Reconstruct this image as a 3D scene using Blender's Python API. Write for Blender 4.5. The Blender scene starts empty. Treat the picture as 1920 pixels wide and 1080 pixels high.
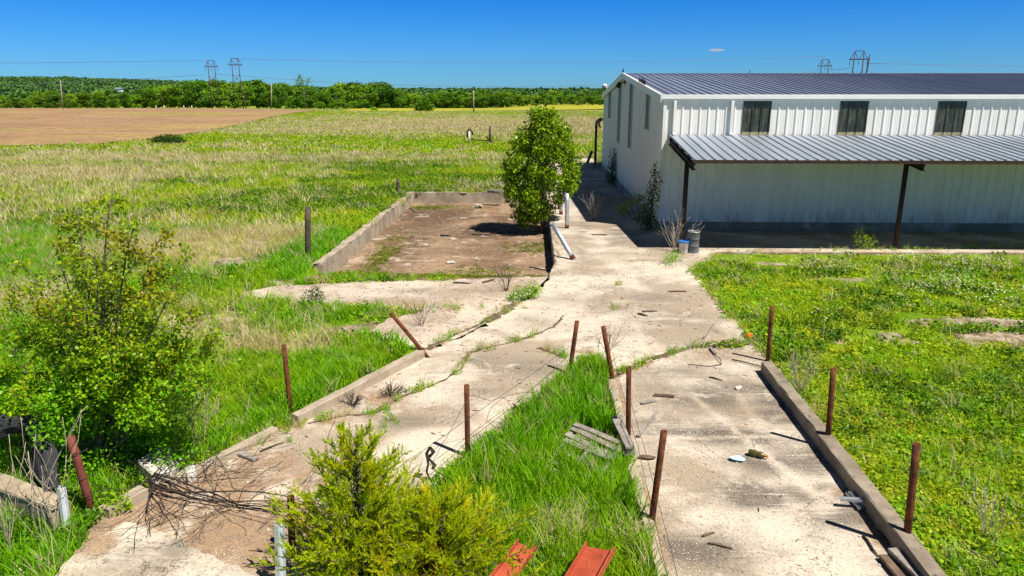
import bpy, bmesh, math, random
import numpy as np
from mathutils import Vector, Matrix
from mathutils.geometry import delaunay_2d_cdt

# ------------------------------------------------------------------ camera, sky, sun, exposure
SC = bpy.context.scene
COL = SC.collection
CAM_H = 4.75
FPX = 1350.0
PITCH = math.radians(14.93)
YAW = math.radians(1.763)
cam_data = bpy.data.cameras.new('camera')
cam = bpy.data.objects.new('camera', cam_data)
COL.objects.link(cam)
cam.location = (0, 0, CAM_H)
cam.rotation_euler = (math.pi / 2 - PITCH, 0, YAW)
cam_data.sensor_width = 36.0
cam_data.lens = 36.0 * FPX / 1920.0
cam_data.clip_start = 0.1
cam_data.clip_end = 20000
SC.camera = cam

SUN_TO = Vector((0.48, -0.37, 1.0)).normalized()
SUN_EL = math.asin(SUN_TO.z)
SUN_AZ = math.atan2(SUN_TO.x, SUN_TO.y)
W = bpy.data.worlds.new('World')
SC.world = W
W.use_nodes = True
wn = W.node_tree
bg = wn.nodes['Background']
sky = wn.nodes.new('ShaderNodeTexSky')
sky.sky_type = 'NISHITA'
sky.sun_disc = False
sky.sun_elevation = SUN_EL
sky.sun_rotation = SUN_AZ
sky.altitude = 300
sky.air_density = 1.0
sky.dust_density = 0.3
sky.ozone_density = 4.0
hs = wn.nodes.new('ShaderNodeHueSaturation')
hs.inputs['Saturation'].default_value = 1.0
wn.links.new(sky.outputs[0], hs.inputs['Color'])
tc = wn.nodes.new('ShaderNodeTexCoord')          # clear deep blue air: the sky deepens with height
sx_ = wn.nodes.new('ShaderNodeSeparateXYZ')
mr_ = wn.nodes.new('ShaderNodeMapRange')
mr_.inputs['From Min'].default_value = 0.0
mr_.inputs['From Max'].default_value = 0.16
tm_ = wn.nodes.new('ShaderNodeMix'); tm_.data_type = 'RGBA'
tm_.inputs[6].default_value = (.44, 1.02, 1.72, 1)
tm_.inputs[7].default_value = (.0, .64, 1.72, 1)
mr2_ = wn.nodes.new('ShaderNodeMapRange')
mr2_.inputs['From Min'].default_value = 0.17
mr2_.inputs['From Max'].default_value = 0.27
tm2_ = wn.nodes.new('ShaderNodeMix'); tm2_.data_type = 'RGBA'
tm2_.inputs[7].default_value = (.30, .37, .46, 1)
ml_ = wn.nodes.new('ShaderNodeMix'); ml_.data_type = 'RGBA'; ml_.blend_type = 'MULTIPLY'; ml_.inputs[0].default_value = 1
wn.links.new(tc.outputs['Generated'], sx_.inputs[0]); wn.links.new(sx_.outputs[2], mr_.inputs['Value'])
wn.links.new(mr_.outputs[0], tm_.inputs[0]); wn.links.new(hs.outputs[0], ml_.inputs[6]); wn.links.new(tm_.outputs[2], tm2_.inputs[6])
wn.links.new(sx_.outputs[2], mr2_.inputs['Value']); wn.links.new(mr2_.outputs[0], tm2_.inputs[0]); wn.links.new(tm2_.outputs[2], ml_.inputs[7])
wn.links.new(ml_.outputs[2], bg.inputs[0])
bg.inputs[1].default_value = 0.05
sun_data = bpy.data.lights.new('sun', 'SUN')
sun_data.energy = 5.0
sun_data.angle = math.radians(0.5)
sun_data.color = (1.0, 0.94, 0.83)
sun = bpy.data.objects.new('sun', sun_data)
COL.objects.link(sun)
sun.location = (30, -20, 60)
sun.rotation_euler = (-SUN_TO).to_track_quat('-Z', 'Y').to_euler()
SC.view_settings.view_transform = 'Standard'
SC.view_settings.look = 'None'
SC.view_settings.gamma = 1.0
SC.view_settings.exposure = 0.55
SC.cycles.max_bounces = 6
SC.cycles.transparent_max_bounces = 6

RNG = np.random.default_rng(7)
random.seed(7)

# ------------------------------------------------------------------ measuring helpers
_R = Matrix.Rotation(YAW, 3, 'Z') @ Matrix.Rotation(math.pi / 2 - PITCH, 3, 'X')


def ray(u, v):
    return _R @ Vector(((u - 960) / FPX, (540 - v) / FPX, -1.0))


def G(u, v, z=0.0):
    """ground point (plane at height z) seen at photo pixel u, v"""
    d = ray(u, v)
    t = (z - CAM_H) / d.z
    return Vector((d.x * t, d.y * t, z))


def at(u, v, Y):
    """point at depth Y seen at photo pixel u, v"""
    d = ray(u, v)
    t = Y / d.y
    return Vector((d.x * t, Y, CAM_H + d.z * t))


def GP(pts, z=0.0):
    return [(G(u, v, z).x, G(u, v, z).y) for u, v in pts]


_perm = np.random.default_rng(3).random((256, 256))


def vn(x, y, scale, seed=0):
    """smooth value noise 0..1"""
    x = np.asarray(x, float) / scale + seed * 17.3
    y = np.asarray(y, float) / scale + seed * 9.1
    xi = np.floor(x).astype(int); yi = np.floor(y).astype(int)
    fx = x - xi; fy = y - yi
    fx = fx * fx * (3 - 2 * fx); fy = fy * fy * (3 - 2 * fy)
    a = _perm[xi % 256, yi % 256]; b = _perm[(xi + 1) % 256, yi % 256]
    c = _perm[xi % 256, (yi + 1) % 256]; d = _perm[(xi + 1) % 256, (yi + 1) % 256]
    return (a * (1 - fx) + b * fx) * (1 - fy) + (c * (1 - fx) + d * fx) * fy


def fbm(x, y, scale, seed=0, oct=4):
    s = 0; w = 1; t = 0
    for k in range(oct):
        s = s + w * vn(x, y, scale / 2 ** k, seed + k); t += w; w *= 0.55
    return s / t


def inpoly(x, y, poly):
    x = np.asarray(x); y = np.asarray(y)
    ins = np.zeros(x.shape, bool)
    n = len(poly)
    for i in range(n):
        x1, y1 = poly[i]; x2, y2 = poly[(i + 1) % n]
        if y1 == y2:
            continue
        c = ((y1 > y) != (y2 > y)) & (x < (x2 - x1) * (y - y1) / (y2 - y1) + x1)
        ins ^= c
    return ins


def sstep(a, b, x):
    t = np.clip((np.asarray(x, float) - a) / (b - a), 0, 1)
    return t * t * (3 - 2 * t)


def zt(x, y):
    """terrain height"""
    x = np.asarray(x, float); y = np.asarray(y, float)
    near = -0.06 + 0.05 * (fbm(x, y, 3.0, 5, 3) - 0.5)
    roll = (fbm(x, y, 60.0, 9, 2) - 0.5) * 0.25 * sstep(45, 120, np.hypot(x, y))
    hill = 1.1 * np.exp(-(((x + 105) / 75) ** 2 + ((y - 190) / 70) ** 2))
    fall = -3.5 * sstep(270, 420, y) * sstep(20, -60, x)
    return near + roll + hill + fall


# ------------------------------------------------------------------ object helpers
def tag(o, label=None, cat=None, group=None, kind=None):
    if label: o['label'] = label
    if cat: o['category'] = cat
    if group: o['group'] = group
    if kind: o['kind'] = kind
    return o


def empty(name, loc, label=None, cat=None, group=None, rz=0):
    o = bpy.data.objects.new(name, None)
    o.empty_display_size = 0.2
    COL.objects.link(o)
    o.location = loc
    o.rotation_euler = (0, 0, rz)
    return tag(o, label, cat, group)


def link(name, me, mat=None, parent=None, loc=None):
    o = bpy.data.objects.new(name, me)
    COL.objects.link(o)
    if mat and not me.materials: me.materials.append(mat)
    if parent:
        o.parent = parent
        if loc is None:   # geometry given in world space: undo the parent's placement
            o.matrix_parent_inverse = Matrix.LocRotScale(parent.location, parent.rotation_euler, parent.scale).inverted()
            pp = parent.parent
            if pp:
                o.matrix_parent_inverse = (parent_world(parent)).inverted()
    if loc is not None: o.location = loc
    return o


def parent_world(o):
    m = Matrix.LocRotScale(o.location, o.rotation_euler, o.scale)
    if o.parent:
        m = parent_world(o.parent) @ o.matrix_parent_inverse @ m
    return m


def npmesh(name, V, F, mat=None, smooth=False):
    V = np.ascontiguousarray(V, dtype=np.float32); F = np.ascontiguousarray(F, dtype=np.int32)
    me = bpy.data.meshes.new(name)
    k = F.shape[1]
    me.vertices.add(len(V)); me.vertices.foreach_set('co', V.ravel())
    me.loops.add(F.size); me.loops.foreach_set('vertex_index', F.ravel())
    me.polygons.add(len(F))
    me.polygons.foreach_set('loop_start', np.arange(0, F.size, k, dtype=np.int32))
    me.polygons.foreach_set('loop_total', np.full(len(F), k, dtype=np.int32))
    if smooth:
        me.polygons.foreach_set('use_smooth', np.ones(len(F), bool))
    me.update(calc_edges=True)
    if mat: me.materials.append(mat)
    return me


class MB:
    def __init__(s):
        s.v = []; s.f = []

    def add(s, vs, fs):
        n = len(s.v)
        s.v += [tuple(p) for p in vs]
        s.f += [tuple(i + n for i in f) for f in fs]

    def box(s, c, size, rot=None):
        c = Vector(c); hx, hy, hz = size[0] / 2, size[1] / 2, size[2] / 2
        vs = [Vector((x, y, z)) for z in (-hz, hz) for x, y in ((-hx, -hy), (hx, -hy), (hx, hy), (-hx, hy))]
        if rot is not None: vs = [rot @ p for p in vs]
        s.add([c + p for p in vs], [(3, 2, 1, 0), (4, 5, 6, 7), (0, 1, 5, 4), (1, 2, 6, 5), (2, 3, 7, 6), (3, 0, 4, 7)])

    def bar(s, a, b, w, h, up=(0, 0, 1)):
        a = Vector(a); b = Vector(b); d = b - a
        y = d.normalized(); x = y.cross(Vector(up))
        if x.length < 1e-4: x = y.cross(Vector((1, 0, 0)))
        x.normalize(); z = x.cross(y)
        s.box((a + b) / 2, (w, d.length, h), Matrix((x, y, z)).transposed())

    def tube(s, path, rad, n=8, cap=True, hollow=0):
        path = [Vector(p) for p in path]
        if not hasattr(rad, '__len__'): rad = [rad] * len(path)
        rings = []; ref = None
        for i, p in enumerate(path):
            d = (path[min(i + 1, len(path) - 1)] - path[max(i - 1, 0)])
            if d.length < 1e-9: d = Vector((0, 0, 1))
            d.normalize()
            if ref is None:
                ref = d.cross(Vector((0.31, 0.9, 0.2)))
                if ref.length < .05: ref = d.cross(Vector((1, 0, 0)))
            ref = (ref - d * ref.dot(d)).normalized()
            b = d.cross(ref)
            rings.append([p + (ref * math.cos(2 * math.pi * k / n) + b * math.sin(2 * math.pi * k / n)) * rad[i] for k in range(n)])
        vs = [q for r in rings for q in r]
        fs = [(i * n + k, i * n + (k + 1) % n, (i + 1) * n + (k + 1) % n, (i + 1) * n + k) for i in range(len(path) - 1) for k in range(n)]
        if cap:
            fs.append(tuple(reversed(range(n))))
            if hollow:
                d = (path[-1] - path[-2]).normalized(); m = len(vs)
                top = rings[-1]; c = path[-1]
                inner = [c + (q - c) * hollow for q in top]
                deep = [q - d * 0.12 for q in inner]
                vs += inner + deep
                L = (len(path) - 1) * n
                fs += [(L + k, L + (k + 1) % n, m + (k + 1) % n, m + k) for k in range(n)]
                fs += [(m + k, m + (k + 1) % n, m + n + (k + 1) % n, m + n + k) for k in range(n)]
                fs.append(tuple(m + n + k for k in range(n)))
            else:
                fs.append(tuple((len(path) - 1) * n + k for k in range(n)))
        s.add(vs, fs)

    def prism(s, poly, z0, z1):
        n = len(poly)
        ar = sum(poly[i][0] * poly[(i + 1) % n][1] - poly[(i + 1) % n][0] * poly[i][1] for i in range(n))
        if ar < 0: poly = poly[::-1]
        vs = [(p[0], p[1], z0) for p in poly] + [(p[0], p[1], z1) for p in poly]
        s.add(vs, [tuple(reversed(range(n))), tuple(range(n, 2 * n))] + [(i, (i + 1) % n, n + (i + 1) % n, n + i) for i in range(n)])

    def lathe(s, prof, n=16, c=(0, 0, 0), axis=None):
        """prof: (r, z) pairs"""
        c = Vector(c); vs = []
        for r, z in prof:
            for k in range(n):
                p = Vector((r * math.cos(2 * math.pi * k / n), r * math.sin(2 * math.pi * k / n), z))
                if axis is not None: p = axis @ p
                vs.append(c + p)
        m = len(prof)
        fs = [(i * n + k, i * n + (k + 1) % n, (i + 1) * n + (k + 1) % n, (i + 1) * n + k) for i in range(m - 1) for k in range(n)]
        fs += [tuple(reversed(range(n))), tuple((m - 1) * n + k for k in range(n))]
        s.add(vs, fs)

    def mesh(s, name, mat=None, smooth=False, bevel=0):
        me = bpy.data.meshes.new(name)
        me.from_pydata(s.v, [], s.f)
        if bevel:
            bm = bmesh.new(); bm.from_mesh(me)
            es = [e for e in bm.edges if len(e.link_faces) == 2 and e.calc_face_angle() > 0.6]
            bmesh.ops.bevel(bm, geom=es, offset=bevel, segments=1, affect='EDGES')
            bm.to_mesh(me); bm.free()
        if smooth:
            for p in me.polygons: p.use_smooth = len(p.vertices) < 5
        me.update()
        if mat: me.materials.append(mat)
        return me

    def build(s, name, mat, parent=None, smooth=False, bevel=0):
        return link(name, s.mesh(name, mat, smooth, bevel), None, parent)


def copy_tree(o, parent=None):
    c = o.copy(); COL.objects.link(c)
    if parent: c.parent = parent
    for ch in o.children: copy_tree(ch, c)
    return c


# ------------------------------------------------------------------ material helpers
class NT:
    def __init__(s, name):
        s.m = bpy.data.materials.new(name); s.m.use_nodes = True
        s.t = s.m.node_tree; s.b = s.t.nodes['Principled BSDF']; s.o = s.t.nodes['Material Output']

    def n(s, ty, **kw):
        nd = s.t.nodes.new(ty)
        for k, v in kw.items(): setattr(nd, k, v)
        return nd

    def set(s, sock, v):
        if hasattr(v, 'is_linked') or isinstance(v, bpy.types.NodeSocket): s.t.links.new(v, sock)
        elif v is not None:
            if isinstance(v, tuple) and len(v) == 3 and sock.type == 'RGBA': v = (*v, 1)
            sock.default_value = v

    def pos(s): return s.n('ShaderNodeNewGeometry').outputs['Position']

    def obj(s): return s.n('ShaderNodeTexCoord').outputs['Object']

    def stretch(s, vec, sc):
        m = s.n('ShaderNodeMapping'); s.set(m.inputs[0], vec); m.inputs['Scale'].default_value = sc
        return m.outputs[0]

    def noise(s, vec, scale, detail=4, rough=.6, dist=0):
        nd = s.n('ShaderNodeTexNoise'); s.set(nd.inputs['Vector'], vec)
        nd.inputs['Scale'].default_value = scale; nd.inputs['Detail'].default_value = detail
        nd.inputs['Roughness'].default_value = rough; nd.inputs['Distortion'].default_value = dist
        return nd.outputs[0]

    def voro(s, vec, scale, feature='F1', out='Distance', rnd=1.0):
        nd = s.n('ShaderNodeTexVoronoi'); nd.feature = feature; s.set(nd.inputs['Vector'], vec)
        nd.inputs['Scale'].default_value = scale; nd.inputs['Randomness'].default_value = rnd
        return nd.outputs[out]

    def ramp(s, fac, a, b):
        nd = s.n('ShaderNodeMapRange'); nd.interpolation_type = 'SMOOTHSTEP'
        s.set(nd.inputs['Value'], fac); nd.inputs['From Min'].default_value = a; nd.inputs['From Max'].default_value = b
        return nd.outputs[0]

    def math(s, op, a, b=None):
        nd = s.n('ShaderNodeMath'); nd.operation = op; s.set(nd.inputs[0], a)
        if b is not None: s.set(nd.inputs[1], b)
        return nd.outputs[0]

    def mix(s, f, a, b, mode='MIX'):
        nd = s.n('ShaderNodeMix'); nd.data_type = 'RGBA'; nd.blend_type = mode
        s.set(nd.inputs[0], f); s.set(nd.inputs[6], a); s.set(nd.inputs[7], b)
        return nd.outputs[2]

    def attr(s, name):
        nd = s.n('ShaderNodeAttribute'); nd.attribute_name = name
        return nd.outputs['Fac']

    def bump(s, h, strength=.3, dist=.01):
        nd = s.n('ShaderNodeBump'); nd.inputs['Strength'].default_value = strength; nd.inputs['Distance'].default_value = dist
        s.set(nd.inputs['Height'], h)
        s.t.links.new(nd.outputs[0], s.b.inputs['Normal'])

    def fin(s, col, rough=.8, metal=0, spec=.3):
        s.set(s.b.inputs['Base Color'], col); s.set(s.b.inputs['Roughness'], rough)
        s.set(s.b.inputs['Metallic'], metal); s.b.inputs['Specular IOR Level'].default_value = spec
        return s.m


def simple(name, c1, c2, scale=6, rough=.7, metal=0, bump=.2, c3=None, stretch=None, spec=.3):
    t = NT(name); p = t.obj()
    if stretch: p = t.stretch(p, stretch)
    n1 = t.noise(p, scale, 5, .65)
    c = t.mix(t.ramp(n1, .35, .65), c1, c2)
    if c3: c = t.mix(t.ramp(t.noise(p, scale * 3.7, 4, .7), .58, .7), c, c3)
    if bump: t.bump(t.noise(p, scale * 6, 4, .7), bump, .01)
    return t.fin(c, rough, metal, spec)


def leafmat(name, c1, c2, c3=None, trans=.3, rough=.5, nscale=1.0, inst=False, tree=False):
    """leaves: colour varies from leaf to leaf; some light passes through"""
    t = NT(name)
    g = t.n('ShaderNodeNewGeometry')
    r = g.outputs['Random Per Island']
    if inst:
        r = t.math('FRACT', t.math('ADD', r, t.n('ShaderNodeObjectInfo').outputs['Random']))
    c = t.mix(r, c1, c2)
    if c3: c = t.mix(t.ramp(t.noise(g.outputs['Position'], nscale, 3), .45, .7), c, c3)
    if tree:
        hv = t.n('ShaderNodeHueSaturation'); t.set(hv.inputs['Color'], c)
        rv = t.n('ShaderNodeObjectInfo').outputs['Random']
        t.set(hv.inputs['Value'], t.math('ADD', t.math('MULTIPLY', rv, .85), .74)); t.set(hv.inputs['Hue'], t.math('ADD', t.math('MULTIPLY', rv, -.03), .515))
        c = hv.outputs[0]
    t.fin(c, rough, 0, .25)
    tr = t.n('ShaderNodeBsdfTranslucent'); t.set(tr.inputs[0], c)
    mx = t.n('ShaderNodeMixShader'); mx.inputs[0].default_value = trans
    t.t.links.new(t.b.outputs[0], mx.inputs[1]); t.t.links.new(tr.outputs[0], mx.inputs[2])
    t.t.links.new(mx.outputs[0], t.o.inputs[0])
    return t.m


def concrete_mat(name, base, pale, grey, soil, chips=True):
    t = NT(name); p = t.pos()
    big = t.noise(p, .45, 5, .6, .4); mid = t.noise(p, 2.3, 6, .65, .3); fine = t.noise(p, 28, 4, .7)
    c = t.mix(t.ramp(big, .40, .58), (base[0] * .78, base[1] * .74, base[2] * .69), pale)
    c = t.mix(t.math('MULTIPLY', t.ramp(mid, .48, .68), .55), c, grey)
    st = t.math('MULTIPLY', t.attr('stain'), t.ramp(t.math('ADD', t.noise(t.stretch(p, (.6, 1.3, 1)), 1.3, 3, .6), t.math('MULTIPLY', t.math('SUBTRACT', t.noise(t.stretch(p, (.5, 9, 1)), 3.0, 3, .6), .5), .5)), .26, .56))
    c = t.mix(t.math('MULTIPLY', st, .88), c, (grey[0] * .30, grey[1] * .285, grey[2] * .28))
    so = t.ramp(t.math('ADD', t.attr('dirt'), t.math('MULTIPLY', t.math('SUBTRACT', mid, .5), 1.3)), .25, .75)
    c = t.mix(so, c, t.mix(t.ramp(t.noise(p, 9, 5, .7), .35, .65), soil, (soil[0] * 1.55, soil[1] * 1.45, soil[2] * 1.3)))
    c = t.mix(t.math('MULTIPLY', t.ramp(t.noise(p, 60, 3, .8), .45, .6), .28), c, (pale[0] * 1.12, pale[1] * 1.12, pale[2] * 1.12))
    c = t.mix(t.math('MULTIPLY', t.ramp(fine, .5, .68), .7), c, (grey[0] * .45, grey[1] * .42, grey[2] * .4))
    sc = t.math('MULTIPLY', t.ramp(t.noise(t.stretch(p, (1, 14, 1)), 3.5, 4, .7), .6, .7), t.ramp(t.noise(p, .9, 3), .45, .6))
    c = t.mix(t.math('MULTIPLY', sc, .35), c, (grey[0] * .55, grey[1] * .53, grey[2] * .5))
    if chips:
        v = t.math('LESS_THAN', t.voro(p, 24), .17)
        v2 = t.math('MULTIPLY', v, t.ramp(t.math('ADD', t.noise(p, 1.3, 4), t.math('MULTIPLY', t.attr('chips'), .35)), .46, .66))
        c = t.mix(v2, c, (.72, .69, .63))
        d = t.math('MULTIPLY', t.math('LESS_THAN', t.voro(t.stretch(p, (1, 1.3, 1)), 13), .10), t.ramp(t.noise(p, 1.9, 3), .5, .62))
        c = t.mix(d, c, (.12, .09, .07))
    ck = t.math('ABSOLUTE', t.math('SUBTRACT', t.noise(p, .55, 7, .62, .5), .5))
    crack = t.math('MULTIPLY', t.math('LESS_THAN', ck, .0035), t.ramp(t.noise(p, .35, 2), .40, .5))
    c = t.mix(t.math('MULTIPLY', crack, .7), c, (.11, .085, .065))
    wh = t.math('MULTIPLY', t.ramp(t.noise(p, 1.1, 6, .75, .6), .55, .66), .6)
    c = t.mix(wh, c, (.60, .535, .45))
    t.bump(t.math('ADD', fine, t.math('MULTIPLY', t.noise(p, 90, 3), .6)), .45, .012)
    return t.fin(c, .92, 0, .2)


M = {}
M['concrete'] = concrete_mat('concrete', (.43, .36, .28), (.62, .535, .435), (.27, .235, .195), (.22, .145, .09))
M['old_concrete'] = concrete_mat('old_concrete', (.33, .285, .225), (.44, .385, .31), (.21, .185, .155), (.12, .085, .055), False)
M['gravel'] = concrete_mat('gravel', (.47, .38, .29), (.58, .49, .40), (.34, .29, .24), (.24, .165, .11))
M['pit_dirt'] = concrete_mat('pit_dirt', (.225, .142, .085), (.33, .22, .138), (.14, .095, .058), (.075, .047, .028))
M['rust'] = simple('rust', (.075, .024, .014), (.19, .06, .025), 9, .85, 0, .6, (.04, .018, .014), spec=.25)
M['rust_red'] = simple('rust_red', (.14, .036, .028), (.19, .055, .04), 8, .7, 0, .3, (.10, .03, .02))
M['red_steel'] = simple('red_steel', (.33, .055, .026), (.42, .085, .04), 3, .65, 0, .4, (.15, .045, .028))
M['galv'] = simple('galv', (.42, .46, .50), (.56, .60, .64), 9, .42, .6, .05, spec=.5)
M['white_steel'] = simple('white_steel', (.62, .66, .72), (.72, .75, .8), 9, .45, .2, .05, spec=.5)
M['dark_steel'] = simple('dark_steel', (.035, .018, .014), (.055, .028, .02), 6, .7, 0, .2)
M['wood_grey'] = simple('wood_grey', (.19, .165, .145), (.33, .30, .27), 7, .9, 0, .6, (.09, .075, .065), (1, 1, 1))
M['wood_brown'] = simple('wood_brown', (.11, .075, .05), (.20, .14, .10), 7, .9, 0, .5, (.06, .04, .03))
M['post_wood'] = simple('post_wood', (.06, .042, .035), (.11, .08, .066), 8, .9, 0, .5, (.03, .02, .018))
M['pole_wood'] = simple('pole_wood', (.26, .21, .17), (.36, .30, .25), 2, .9, 0, .1)
M['tower_wood'] = simple('tower_wood', (.05, .04, .045), (.09, .07, .07), 1, .9, 0, .1)
M['bark'] = simple('bark', (.085, .065, .05), (.16, .13, .105), 16, .95, 0, .6)
M['twig'] = simple('twig', (.030, .022, .020), (.065, .048, .042), 14, .9, 0, .3)
M['pale_twig'] = simple('pale_twig', (.36, .29, .22), (.50, .42, .33), 14, .9, 0, .2)
M['wire'] = simple('wire', (.05, .04, .035), (.10, .075, .06), 9, .6, .5, 0)
M['conductor'] = simple('conductor', (.14, .17, .22), (.16, .19, .24), 1, .6, .3, 0)
M['fabric_black'] = simple('fabric_black', (.016, .017, .02), (.035, .036, .04), 20, .75, 0, .4)
M['bird'] = simple('bird', (.012, .012, .014), (.03, .028, .03), 9, .7, 0, 0)
M['white_plastic'] = simple('white_plastic', (.72, .72, .70), (.60, .58, .53), 7, .4, 0, .05)
M['blue_plastic'] = simple('blue_plastic', (.03, .16, .55), (.04, .2, .6), 7, .4, 0, 0)
M['grey_drum'] = simple('grey_drum', (.10, .105, .115), (.16, .165, .175), 8, .6, .3, .1)
M['blue_paper'] = simple('blue_paper', (.42, .70, .78), (.52, .78, .84), 9, .7, 0, .1)
M['orange'] = simple('orange', (.75, .16, .01), (.8, .22, .02), 9, .6, 0, 0)
M['bottle'] = simple('bottle', (.05, .05, .01), (.11, .09, .02), 20, .3, 0, .1, (.30, .26, .02), spec=.5)
M['tank_white'] = simple('tank_white', (.75, .76, .77), (.7, .71, .72), 1, .5, 0, 0)
M['louvre'] = simple('louvre', (.045, .042, .038), (.075, .068, .058), 5, .5, 0, 0)
M['rag'] = simple('rag', (.020, .016, .013), (.05, .04, .03), 20, .9, 0, .3, (.35, .30, .02))
M['concrete_chunk'] = simple('concrete_chunk', (.50, .46, .41), (.62, .58, .53), 5, .95, 0, .7, (.36, .32, .28))
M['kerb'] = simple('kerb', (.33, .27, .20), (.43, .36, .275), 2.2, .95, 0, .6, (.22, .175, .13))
M['kerb_dark'] = simple('kerb_dark', (.20, .165, .125), (.32, .27, .205), 3.1, .95, 0, .7, (.10, .08, .065))  # darker all over: deep shade of the kerb's inner face put into the colour
M['block'] = simple('block', (.30, .24, .165), (.42, .35, .25), 3, .95, 0, .7, (.15, .115, .08))
M['wall_weathered'] = simple('wall_weathered', (.27, .22, .165), (.42, .355, .275), 1.6, .95, 0, .7, (.12, .10, .075))
M['joint_soil'] = simple('joint_soil', (.10, .07, .045), (.17, .12, .075), 9, .95, 0, .5)
M['cloud'] = bpy.data.materials.new('cloud'); M['cloud'].use_nodes = True
_ct = M['cloud'].node_tree; _ct.nodes.remove(_ct.nodes['Principled BSDF'])
_cv = _ct.nodes.new('ShaderNodeVolumePrincipled'); _cv.inputs['Density'].default_value = .022; _cv.inputs['Color'].default_value = (1, 1, 1, 1); _cv.inputs['Anisotropy'].default_value = .0
_ct.links.new(_cv.outputs[0], _ct.nodes['Material Output'].inputs['Volume'])


def white_wall():
    t = NT('white_siding'); p = t.pos()
    str_ = t.noise(t.stretch(p, (3, 3, .25)), 1.2, 4, .6)
    c = t.mix(t.ramp(str_, .35, .7), (.84, .815, .775), (.76, .735, .69))
    c = t.mix(t.math('MULTIPLY', t.ramp(t.noise(p, 1.5, 5, .7), .55, .75), .25), c, (.52, .49, .42))
    z_ = t.n('ShaderNodeSeparateXYZ'); t.set(z_.inputs[0], p)
    base_d = t.math('MULTIPLY', t.ramp(z_.outputs[2], 1.1, .3), t.ramp(t.noise(t.stretch(p, (2, 2, .6)), 1.6, 5, .7), .42, .66))
    c = t.mix(t.math('MULTIPLY', base_d, .6), c, (.36, .31, .24))
    ru = t.ramp(t.noise(t.stretch(p, (9, 9, .35)), 1.3, 3, .6), .66, .74)
    c = t.mix(t.math('MULTIPLY', ru, .45), c, (.42, .33, .24))
    return t.fin(c, .45, 0, .4)


def roof_mat(name, c1, c2, metal, rough):
    t = NT(name); p = t.pos()
    n = t.noise(t.stretch(p, (3.28, .12, 1)), 1.0, 3, .5)
    c = t.mix(t.ramp(n, .35, .65), c1, c2)
    c = t.mix(t.math('MULTIPLY', t.ramp(t.noise(p, .8, 5, .7), .5, .75), .3), c, (c1[0] * .6, c1[1] * .6, c1[2] * .6))
    return t.fin(c, rough, metal, .5)


M['siding'] = white_wall()
M['trim'] = simple('trim', (.80, .80, .79), (.75, .75, .73), 2, .4, 0, 0, spec=.4)
M['roof'] = roof_mat('roof_metal', (.185, .215, .30), (.235, .27, .36), .3, .5)
M['canopy'] = roof_mat('canopy_metal', (.29, .335, .395), (.38, .43, .49), .35, .5)


def skylight_mat():
    t = NT('fibreglass'); p = t.pos()
    n = t.noise(t.stretch(p, (6, 6, 1.2)), 1.6, 4, .7)
    c = t.mix(t.ramp(n, .4, .68), (.026, .030, .026), (.085, .092, .068))
    return t.fin(c, .35, 0, .4)


M['fibreglass'] = skylight_mat()
M['fibre_pale'] = simple('fibre_pale', (.33, .28, .16), (.42, .36, .22), 6, .5, 0, 0)


def ground_mat():
    t = NT('meadow_ground'); p = t.pos()
    sx = t.stretch(p, (.35, 1, 1))
    dry = t.attr('dry'); bare = t.attr('bare'); far = t.attr('far')
    n1 = t.noise(sx, .25, 6, .65, .3); n2 = t.noise(p, 2.2, 6, .75); n3 = t.noise(p, 14, 4, .8)
    green = t.mix(t.ramp(n2, .35, .65), (.09, .18, .006), (.21, .32, .010))
    straw = t.mix(t.ramp(n3, .35, .65), (.30, .26, .09), (.47, .41, .19))
    f = t.ramp(t.math('ADD', dry, t.math('MULTIPLY', t.math('SUBTRACT', n1, .5), 1.2)), .32, .78)
    f = t.math('ADD', t.math('MULTIPLY', f, .8), t.math('MULTIPLY', t.math('SUBTRACT', n3, .5), .35))
    c = t.mix(f, green, straw)
    soil = t.mix(t.ramp(n2, .4, .6), (.13, .085, .05), (.45, .37, .28))
    b = t.ramp(t.math('ADD', bare, t.math('MULTIPLY', t.math('SUBTRACT', n2, .5), .9)), .35, .65)
    c = t.mix(b, c, soil)
    t.bump(t.math('ADD', n3, n2), .7, .06)
    return t.fin(c, .95, 0, .1)


M['ground'] = ground_mat()


def plough_mat():
    t = NT('ploughed_soil'); p = t.pos()
    rows = t.noise(t.stretch(p, (.10, .5, 1)), 1.0, 6, .7, .8)
    c = t.mix(t.ramp(rows, .36, .64), (.24, .145, .085), (.38, .25, .14))
    c = t.mix(t.math('MULTIPLY', t.ramp(t.noise(t.stretch(p, (.6, 1.2, 1)), .03, 6, .7, .9), .46, .66), .8), c, (.38, .28, .095))
    c = t.mix(t.math('MULTIPLY', t.ramp(t.noise(t.stretch(p, (.35, 1.2, 1)), .05, 5, .65, .8), .57, .66), .8), c, (.26, .27, .035))
    c = t.mix(t.math('MULTIPLY', t.ramp(t.noise(p, 1.1, 5, .8), .48, .62), .65), c, (.14, .075, .045))
    c = t.mix(t.math('MULTIPLY', t.ramp(t.noise(t.stretch(p, (1, .6, 1)), .8, 4, .8), .56, .68), .5), c, (.46, .36, .2))
    t.bump(t.noise(p, 3, 4, .8), .8, .08)
    return t.fin(c, .95, 0, .1)


def yellow_mat():
    t = NT('yellow_meadow'); p = t.pos()
    n = t.noise(t.stretch(p, (.3, 1.0, 1)), .12, 5, .7)
    c = t.mix(t.ramp(n, .35, .65), (.40, .34, .035), (.26, .29, .03))
    return t.fin(c, .95, 0, .1)


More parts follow.
